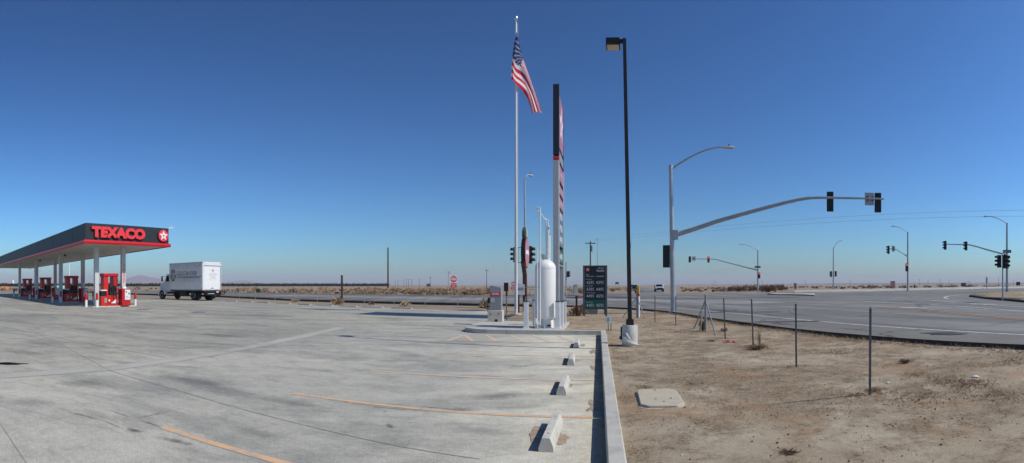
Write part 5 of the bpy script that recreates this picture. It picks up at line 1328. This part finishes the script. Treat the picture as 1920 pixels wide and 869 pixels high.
small('shelter', 1816, 330, [('roof', (0, 1.5, 3.3), (2.6, 2.5, .25), 'grey_light'), ('leg', (-1, .5, 1.6), (.12, .12, 3.2), 'grey_light'), ('leg', (1, .5, 1.6), (.12, .12, 3.2), 'grey_light')], 'tiny pale open shelter beside the dark shed on the horizon', 'shelter', base=.4)
small('container', 803.5, 420, [('body', (0, 1.5, 1.5), (3.4, 3, 2.4), 'mark_dark'), ('roof', (0, 1.5, 2.75), (3.6, 3.2, .1), 'tpost')], 'dark boxy shed on the horizon left of the wrong way sign', 'shed')
small('white_dish', 879.5, 240, [('post', (0, 0, 1.0), (.08, .08, 2.0), 'galv'), ('panel', (0, -.05, 2.1), (.55, .05, .55), 'sign_white')], 'tiny bright white panel on a pole right of wrong way sign', 'panel')
# left background: pale turquoise sign, white mast, orange barrier, water tank
D = 105; X, Y = XY(110, D); o = thing('turquoise_sign', 'pale turquoise roadside structure seen between the shaded pumps', 'sign', (X, Y, 0), -th(110))
MB().prism([(-.9, 1.4), (-.95, 4.1), (-.60, 4.3), (-.55, 1.4)], (0, 0, 0), EX, EZ, EYV, .3).build('fin', 'turquoise', o); MB().prism([(-1.6, 0), (-1.3, .8), (-.9, 1.5), (1.2, 1.5), (1.75, .7), (1.75, 0)], (0, .02, 0), EX, EZ, EYV, .8).build('base', 'turquoise', o)
D = 112; X, Y = XY(130, D); o = thing('white_mast', 'slim white mast rising behind the canopy beyond the pumps', 'mast', (X, Y, 0))
MB().cyl((0, 0, 0), (0, 0, 9), .10, .08, 10).build('mast', 'white_paint', o); MB().cyl((0, 0, 0), (0, 0, .2), .25, .25, 12).build('footing', 'concrete', o)
D = 150; X, Y = XY(10, D); o = thing('barrier_fence', 'faded orange barrier at the far left beyond the pumps', 'barrier', (X, Y, 0), -th(10))
MB().box((0, 0, .75), (2.3, .05, .9)).build('netting', 'orange_net', o)
for x in (-1.1, 0, 1.1): MB().box((x, .05, .65), (.08, .06, 1.4)).build('post', 'wood_dark', o)
D = 640; X, Y = XY(24.6, D); o = thing('water_tank', 'tiny white domed water tank on the far left horizon', 'water tank', (X, Y, 0))
MB().lathe([(1.2, 3.4), (1.35, 3.6), (1.35, 6.2), (1.0, 7.2), (.3, 7.8)], n=16).build('tank_body', 'sign_white', o)
for x, y in ((-1, -1), (1, -1), (1, 1), (-1, 1)): MB().cyl((x * .8, y * .8, 0), (x * .8, y * .8, 3.4), .1, .1, 6).build('leg', 'galv', o)

# ================================================================== TRAFFIC SIGNALS AND STREET LIGHTS
def head(parent, loc, rz=0, H=1.12, W=.36, lit=None, back=False):
    c, s = math.cos(rz), math.sin(rz)
    mb = MB(); mb.box(loc, (W, .2, H), rz); hd = mb.build('signal_head', 'black', parent, bevel=.02)
    mb = MB(); vb = MB(); lb = MB(); rb = MB()
    fwd = Vector((s, -c, 0))
    for i in range(3):
        z = loc[2] + (1 - i) * H * .31
        ctr = Vector((loc[0], loc[1], z)) + fwd * .101
        n = 12; rr = H * .125; vs = []
        for k_ in range(n + 1):
            q = PI * (-.12 + 1.24 * k_ / n)
            a = Vector((c, s, 0)) * math.cos(q) * rr + Vector((0, 0, 1)) * math.sin(q) * rr
            vs += [ctr + a, ctr + a * .97 + fwd * .22]
        vb.add(vs, [(2 * k_, 2 * k_ + 2, 2 * k_ + 3, 2 * k_ + 1) for k_ in range(n)])
        ex_ = Vector((c, s, 0))
        tgt = rb if (lit is not None and i == 0) else lb
        tgt.prism(disc_poly(rr * .92, 14), ctr, ex_, EZ, fwd, .02)
    for vz in vb.split('visor', 'black', hd, recalc=False): md = vz.modifiers.new('thick', 'SOLIDIFY'); md.thickness = .012
    if lb.v: lb.split('lens', 'lens_off', hd)
    if rb.v: rb.build('lit_lens', 'red_lit', hd)
    return hd
def lum(parent, pts, r, mat='galv', hl=.6):
    a = MB().tube(pts, r, 8).build('lamp_arm', mat, parent)
    p, q = Vector(pts[-2]), Vector(pts[-1]); d = (q - p); d.z = 0; d.normalize()
    vs = []
    prf = [(0, .045, .05), (.15, .09, .06), (.55, .13, .075), (.85, .12, .065), (1, .05, .03)]
    mb = MB(); n = 10; side = Vector((-d.y, d.x, 0))
    for t, w, h in prf:
        c = q + d * hl * t + Vector((0, 0, -.02))
        for k_ in range(n): ang = 2 * PI * k_ / n; vs.append(c + side * w * math.cos(ang) + Vector((0, 0, 1)) * h * math.sin(ang))
    mb.add(vs, [(i * n + j, i * n + (j + 1) % n, (i + 1) * n + (j + 1) % n, (i + 1) * n + j) for i in range(len(prf) - 1) for j in range(n)] + [tuple(range(n)), tuple(range(4 * n, 5 * n))])
    h = mb.build('lamp_head', 'grey_light', parent)
    c = q + d * hl * .55 + Vector((0, 0, .07)); MB().cyl(c, c + Vector((0, 0, .1)), .03, .03, 8).build('photocell', 'black', h)
    return a
def bez(a, b, c, n=12):
    a, b, c = Vector(a), Vector(b), Vector(c)
    return [a * (1 - t) ** 2 + b * 2 * t * (1 - t) + c * t * t for t in [i / n for i in range(n + 1)]]
def sig_base(name, px, D, zb, ytop, lab, cat, r0, r1, lean=0):
    X, Y = XY(px, D)
    t = thing(name, lab, cat, (X, Y, zb), -th(px))
    H = ZZ(ytop, D) - zb
    MB().tube([(0, 0, -.2), (0, 0, .3), (lean, 0, H)], [r0, r0, r1], 14).build('pole', 'galv', t)
    MB().box((0, 0, .06), (r0 * 3.4, r0 * 3.4, .1)).build('base_plate', 'galv', t)
    MB().lathe([(r1 + .01, H), (r1 + .01, H + .03), (r1 * .5, H + .07)], (lean, 0, 0), 12).build('pole_cap', 'galv', t)
    k = D / F
    return t, k, (lambda p: (p - px) * k), (lambda y: ZZ(y, D) - zb)
# near right pole with the long mast arm
NPD = GD(1262.5, 588, z_dirt0)
t, k, xs, zs_ = sig_base('signal_pole', 1262.5, NPD, z_dirt0(*XY(1262.5, NPD)), 311, 'big grey signal pole with long curved mast arm above the road', 'traffic signal', .145, .105, -.14)
lum(t, bez((-.1, 0, zs_(317)), (xs(1318), 0, zs_(276)), (xs(1354), 0, zs_(274.5))), [.055 - .02 * i / 12 for i in range(13)], hl=.68)
Bv = Vector((18.2, 20.0)); Av = Vector((t.location.x, t.location.y))
def on_arm(px, y):     # where the sight line of that bearing crosses the arm's vertical plane
    a = th(px); s_, c_ = math.sin(a), math.cos(a); dv = Bv - Av
    tt = (Av.x * c_ - Av.y * s_) / (dv.y * s_ - dv.x * c_)
    P = Av + dv * tt; d_ = P.length; z = ZZ(y, d_)
    r_ = th(1262.5); L = P - Av
    return Vector((L.x * math.cos(r_) - L.y * math.sin(r_), L.x * math.sin(r_) + L.y * math.cos(r_), z - t.location.z))
arm = [(1266, 441), (1300, 430.5), (1344, 415.5), (1395, 401), (1441, 388.5), (1470, 381), (1496, 375), (1516, 371.8), (1535, 371), (1565, 371.2), (1610, 372.2), (1657, 373.5)]
ap = [on_arm(*p) for p in arm]; ap[0].x += .02
MB().tube(ap, [lerp(.125, .05, (i / 11)) for i in range(12)], 12).build('mast_arm', 'galv', t)
MB().box((ap[0].x - .02, ap[0].y, ap[0].z), (.3, .3, .5)).build('arm_bracket', 'galv', t)
for px, y in ((1558.5, 377.5), (1648.5, 379.5)):
    p = on_arm(px, y); head(t, (p.x, p.y + .18, p.z), PI - .35, 1.05, .36)
p = on_arm(1631.5, 373); sp = MB().box((p.x, p.y + .10, p.z), (.50, .012, .68), -.2).build('sign_back', 'grey_light', t)
MB().box((p.x - .14, p.y + .03, p.z), (.03, .08, .3)).build('sign_strap', 'mark_dark', sp); MB().box((p.x + .14, p.y + .03, p.z), (.03, .08, .3)).build('sign_strap', 'mark_dark', sp)
head(t, (xs(1249.5), .12, zs_(481)), PI - .2, 1.2, .36)
MB().box((xs(1254), .06, zs_(470)), (.2, .05, .05)).build('head_bracket', 'black', t); MB().box((xs(1254), .06, zs_(493)), (.2, .05, .05)).build('head_bracket', 'black', t)
MB().box((0, -.13, .75), (.12, .03, .2)).build('hand_hole', 'galv', t)
# junction corner poles
def street_name(t, x0, x1, y0, y1, xs, zs_, yoff=-.22):
    q = MB().box(((xs(x0) + xs(x1)) / 2, yoff, (zs_(y0) + zs_(y1)) / 2), (xs(x1) - xs(x0), .03, zs_(y0) - zs_(y1))).build('street_name_sign', 'sign_green', t)
    mb = MB(); w = xs(x1) - xs(x0); lettering(mb, 'Main St', ((xs(x0) + xs(x1)) / 2, yoff - .017, lerp(zs_(y0), zs_(y1), .72) ), w * .72, abs(zs_(y0) - zs_(y1)) * .5, .006, align='c', bold=.01); mb.build('lettering', 'sign_white', q)
t, k, xs, zs_ = sig_base('signal_pole', 1421, 102, z_ground(*XY(1421, 102)), 470, 'far signal pole with mast arm reaching left, two red signals', 'traffic signal', .17, .12)
lum(t, bez((0, 0, zs_(471)), (xs(1406), 0, zs_(460)), (xs(1393), 0, zs_(458.5))), .05, hl=.75)
MB().tube([(xs(p), -.1, zs_(y)) for p, y in ((1420, 507), (1400, 502), (1375, 495.5), (1353, 490), (1345, 487), (1337, 486.3), (1318, 485.8), (1292, 485.5))], [.13, .12, .11, .1, .09, .085, .08, .06], 8).build('mast_arm', 'galv', t)
head(t, (xs(1293), -.3, zs_(486.5)), -.3, 1.25, .46); head(t, (xs(1328.3), -.3, zs_(487)), .1, 1.25, .46, lit=1); head(t, (xs(1423.3), -.2, zs_(517)), .1, 1.2, .46, lit=1)
q = MB().box((xs(1300.4), -.25, zs_(485)), (.78, .03, .85)).build('lane_sign', 'sign_white', t)
mb = MB(); mb.box((xs(1300.4) + .05, -.27, zs_(485) + .1), (.3, .006, .1)); mb.box((xs(1300.4) + .15, -.27, zs_(485) - .08), (.1, .006, .45)); mb.build('arrow', 'mark_dark', q)
street_name(t, 1415, 1426, 499.3, 503, xs, zs_)
t, k, xs, zs_ = sig_base('signal_pole', 1562.5, 100, z_ground(*XY(1562, 100)) + .05, 466, 'far signal pole with lamp arm to the right, two low signals', 'traffic signal', .14, .10)
lum(t, bez((0, 0, zs_(467)), (xs(1569), 0, zs_(454)), (xs(1574.5), 0, zs_(452))), .045, hl=.5)
head(t, (xs(1558.3), -.05, zs_(514.5)), -1.0, 1.15, .42); head(t, (xs(1566.6), -.05, zs_(514)), .95, 1.1, .36)
MB().box((0, 0, zs_(511)), (.8, .05, .05)).build('head_bracket', 'black', t)
t, k, xs, zs_ = sig_base('signal_pole', 1702, 73.5, z_ground(*XY(1702, 73.5)) + .12, 436, 'signal pole with short mast arm to the left and a red signal', 'traffic signal', .14, .10)
lum(t, bez((0, 0, zs_(437)), (xs(1686), 0, zs_(424.5)), (xs(1678), 0, zs_(425))), .045, hl=.55)
MB().tube([(xs(1701.5), -.1, zs_(482)), (xs(1692), -.1, zs_(475)), (xs(1681), -.1, zs_(468.5)), (xs(1677), -.1, zs_(467.3)), (xs(1666), -.1, zs_(467))], [.08, .075, .07, .06, .06], 8).build('mast_arm', 'galv', t)
head(t, (xs(1666), -.15, zs_(469)), -1.1, 1.2, .38); head(t, (xs(1700.4), -.2, zs_(502)), .15, 1.15, .42, lit=1)
q = MB().box((xs(1675.2), -.2, zs_(467)), (.44, .03, .8)).build('lane_sign', 'grey_light', t); MB().box((xs(1675.2), -.22, zs_(467)), (.08, .006, .4)).build('arrow', 'mark_dark', q)
t, k, xs, zs_ = sig_base('signal_pole', 1888, 61, z_ground(*XY(1888, 61)) + .28, 419, 'corner signal pole with mast arm carrying two black signals left', 'traffic signal', .15, .105)
lum(t, bez((0, 0, zs_(420)), (xs(1868), 0, zs_(406)), (xs(1853), 0, zs_(406))), .05, hl=.6)
MB().tube([(xs(p), -.1, zs_(y)) for p, y in ((1886, 478), (1870, 474), (1850, 468.5), (1832, 463), (1818, 459.5), (1811, 459), (1790, 458.5), (1771, 458))], [.11, .1, .095, .085, .08, .075, .06, .05], 8).build('mast_arm', 'galv', t)
head(t, (xs(1772), -.15, zs_(460)), -.9, 1.08, .36); head(t, (xs(1811.3), -.15, zs_(461.5)), -.9, 1.08, .36); head(t, (xs(1888), -.3, zs_(492)), .9, 1.6, .46)
street_name(t, 1880.5, 1896, 469.3, 475, xs, zs_)
X, Y = G(1880, 561, lambda x, y: z_road(x, y) + .13); D = math.hypot(X, Y)
t, k, xs, zs_ = sig_base('signal_post', 1880, D, z_road(X, Y) + .12, 479, 'slim pedestal signal post on the small dirt corner island', 'traffic signal', .055, .045)
head(t, (xs(1873.5), -.05, zs_(490.5)), -.9, .86, .26); head(t, (xs(1885.3), -.05, zs_(491)), .9, .95, .28)
mb = MB(); mb.box((xs(1877), 0, zs_(480)), (.32, .04, .04)); mb.box((xs(1879), 0, zs_(501)), (.45, .04, .04)); mb.split('head_bracket', 'galv', t)
# street light and signals behind the flagpole
t, k, xs, zs_ = sig_base('street_light', 985.3, 34.7, z_dirt0(*XY(985.3, 34.7)), 342, 'galvanised street light with side signals between flagpole and tank', 'street light', .095, .06, -.06)
lum(t, bez((-.06, 0, zs_(343)), (xs(984.5), 0, zs_(328)), (xs(991.5), .3, zs_(326))), .045, hl=.42)
head(t, (xs(966), -.1, zs_(478)), -1.25, 1.05, .34); head(t, (xs(994.5), -.1, zs_(478.5)), 1.3, 1.2, .36)
mb = MB(); mb.box((xs(980), 0, zs_(464.5)), (xs(994) - xs(966), .04, .04)); mb.box((xs(980), 0, zs_(493)), (xs(994) - xs(966), .04, .04)); mb.box((xs(971.5), 0, zs_(479)), (.03, .03, zs_(464.5) - zs_(493))); mb.build('head_bracket', 'black', t)
# slim signal pole half hidden by the pylon
t, k, xs, zs_ = sig_base('signal_pole', 1061.5, 62, 0, 492, 'slim signal pole half hidden behind the pylon sign', 'traffic signal', .09, .07)
head(t, (xs(1065.2), -.1, zs_(514.5)), .9, .75, .26)
MB().box((xs(1063.3), 0, zs_(511)), (.25, .04, .04)).build('head_bracket', 'galv', t)

# ================================================================== CARS ON THE SIDE ROAD
def car(px, D, body, lab, cat, rz, pick):
    X, Y = XY(px, D); t = thing('pickup_truck' if pick else 'parked_car', lab, cat, (X, Y, z_road(X, Y) - .02), rz)
    sd = [(-2.4, .45), (-2.4, .95), (-1.3, 1.05), (-.65, 1.62), (.75, 1.66), (.95, 1.05), (2.4, 1.0), (2.4, .45)] if pick else [(-2.1, .4), (-2.1, .85), (-1.0, .98), (-.3, 1.5), (1.4, 1.52), (2.05, 1.0), (2.1, .4)]
    W = .92
    b_ = MB().prism(sd, (-W, 0, 0), EYV, EZ, EX, 2 * W).build('body', body, t, bevel=.08)
    a, c_ = (sd[2], sd[3])
    def on(p, q, f): return (lerp(p[0], q[0], f), lerp(p[1], q[1], f))
    p1, p2 = on(a, c_, .1), on(a, c_, .92)
    MB().add([(-.74, p1[0] - .02, p1[1] + .015), (.74, p1[0] - .02, p1[1] + .015), (.66, p2[0] - .02, p2[1] + .015), (-.66, p2[0] - .02, p2[1] + .015)], [(0, 1, 2, 3)]).build('windscreen', 'dark_glass', t)
    for sx in (-1, 1):
        MB().box((sx * (W + .004), .1, 1.3), (.012, 1.3, .34)).build('side_window', 'dark_glass', t)
        MB().box((sx * .72, sd[0][0] - .02, .82), (.3, .05, .16)).build('headlight', 'sign_white', t)
        MB().box((sx * 1.05, -.75, 1.12), (.2, .1, .16)).build('mirror', body, t)
        for y in (-1.45, 1.35):
            w = MB().lathe([(.2, -.11), (.36, -.12), (.36, .12), (.2, .11)], (sx * .82, y, .36), 16, axis='x').build('wheel', 'tyre', t)
            MB().lathe([(.05, -.125), (.2, -.125), (.2, .125), (.05, .125)], (sx * .82, y, .36), 12, axis='x').build('rim', 'grey_light', w)
    MB().box((0, sd[0][0] - .015, .74), (1.1, .04, .28)).build('grille', 'black', t)
    MB().box((0, sd[0][0] - .06, .5), (1.8, .12, .22)).build('bumper', 'chassis', t)
car(1235.5, 110, 'truck_grey', 'white pickup truck facing the camera on the side road', 'pickup truck', -th(1235) + .08, True)
car(1189, 150, 'black', 'small black car far down the side road', 'car', -th(1189), False)

# ================================================================== HAZE
HZ = True
if HZ:
    mb = MB(); mb.box((0, 0, 91.5), (21400, 21400, 187)); o = mb.build('haze', [], smooth=0); tag(o, kind='stuff')
    m = bpy.data.materials.new('haze_air'); m.use_nodes = True; nt = m.node_tree
    for n_ in list(nt.nodes): nt.nodes.remove(n_)
    out = nt.nodes.new('ShaderNodeOutputMaterial'); vp = nt.nodes.new('ShaderNodeVolumePrincipled')
    vp.inputs['Color'].default_value = (.93, .91, 1.0, 1); vp.inputs['Density'].default_value = .00013; vp.inputs['Anisotropy'].default_value = .0
    nt.links.new(vp.outputs[0], out.inputs['Volume']); o.data.materials.append(m)

# ================================================================== LIGHT, SKY, CAMERA
SUN_EL = R(44); SAZ = math.atan2(.955, -.295)       # azimuth clockwise from +y
sd_ = Vector((math.sin(SAZ) * math.cos(SUN_EL), math.cos(SAZ) * math.cos(SUN_EL), math.sin(SUN_EL)))
L = bpy.data.lights.new('sun', 'SUN'); L.energy = 3.9; L.angle = R(.53); L.color = (1.0, .935, .84)
lo = bpy.data.objects.new('sun', L); col.objects.link(lo); lo.rotation_euler = (-sd_).to_track_quat('-Z', 'Y').to_euler()
w = bpy.data.worlds.new('World'); sc.world = w; w.use_nodes = True
nt = w.node_tree; bg = nt.nodes['Background']
sky = nt.nodes.new('ShaderNodeTexSky'); sky.sky_type = 'NISHITA'; sky.sun_disc = False
sky.sun_elevation = SUN_EL; sky.sun_rotation = SAZ; sky.altitude = 0; sky.air_density = 1.0; sky.dust_density = .75; sky.ozone_density = 6.0
gm = nt.nodes.new('ShaderNodeGamma'); gm.inputs[1].default_value = 1.5
nt.links.new(sky.outputs[0], gm.inputs[0])
nt.links.new(mixc(nt, 1.0, gm.outputs[0], (.70, .94, .98), 'MULTIPLY'), bg.inputs[0]); bg.inputs[1].default_value = .05
cam = bpy.data.cameras.new('camera'); co = bpy.data.objects.new('camera', cam); col.objects.link(co); sc.camera = co
co.location = (0, 0, EYE); co.rotation_euler = (R(90), 0, 0)
cam.type = 'PANO'; cam.panorama_type = 'CENTRAL_CYLINDRICAL'
cam.central_cylindrical_range_u_min = -CX / F; cam.central_cylindrical_range_u_max = (1920 - CX) / F
cam.central_cylindrical_range_v_min = -(869 - HY) / F; cam.central_cylindrical_range_v_max = HY / F
cam.central_cylindrical_radius = 1.0
cam.clip_start = .05; cam.clip_end = 40000
sc.render.resolution_x, sc.render.resolution_y = 1024, 463
sc.view_settings.view_transform = 'Standard'; sc.view_settings.look = 'None'; sc.view_settings.gamma = 1; sc.view_settings.exposure = 0
sc.view_settings.use_curve_mapping = False
sc.render.engine = 'CYCLES'
sc.cycles.use_denoising = True; sc.cycles.max_bounces = 6; sc.cycles.volume_bounces = 0
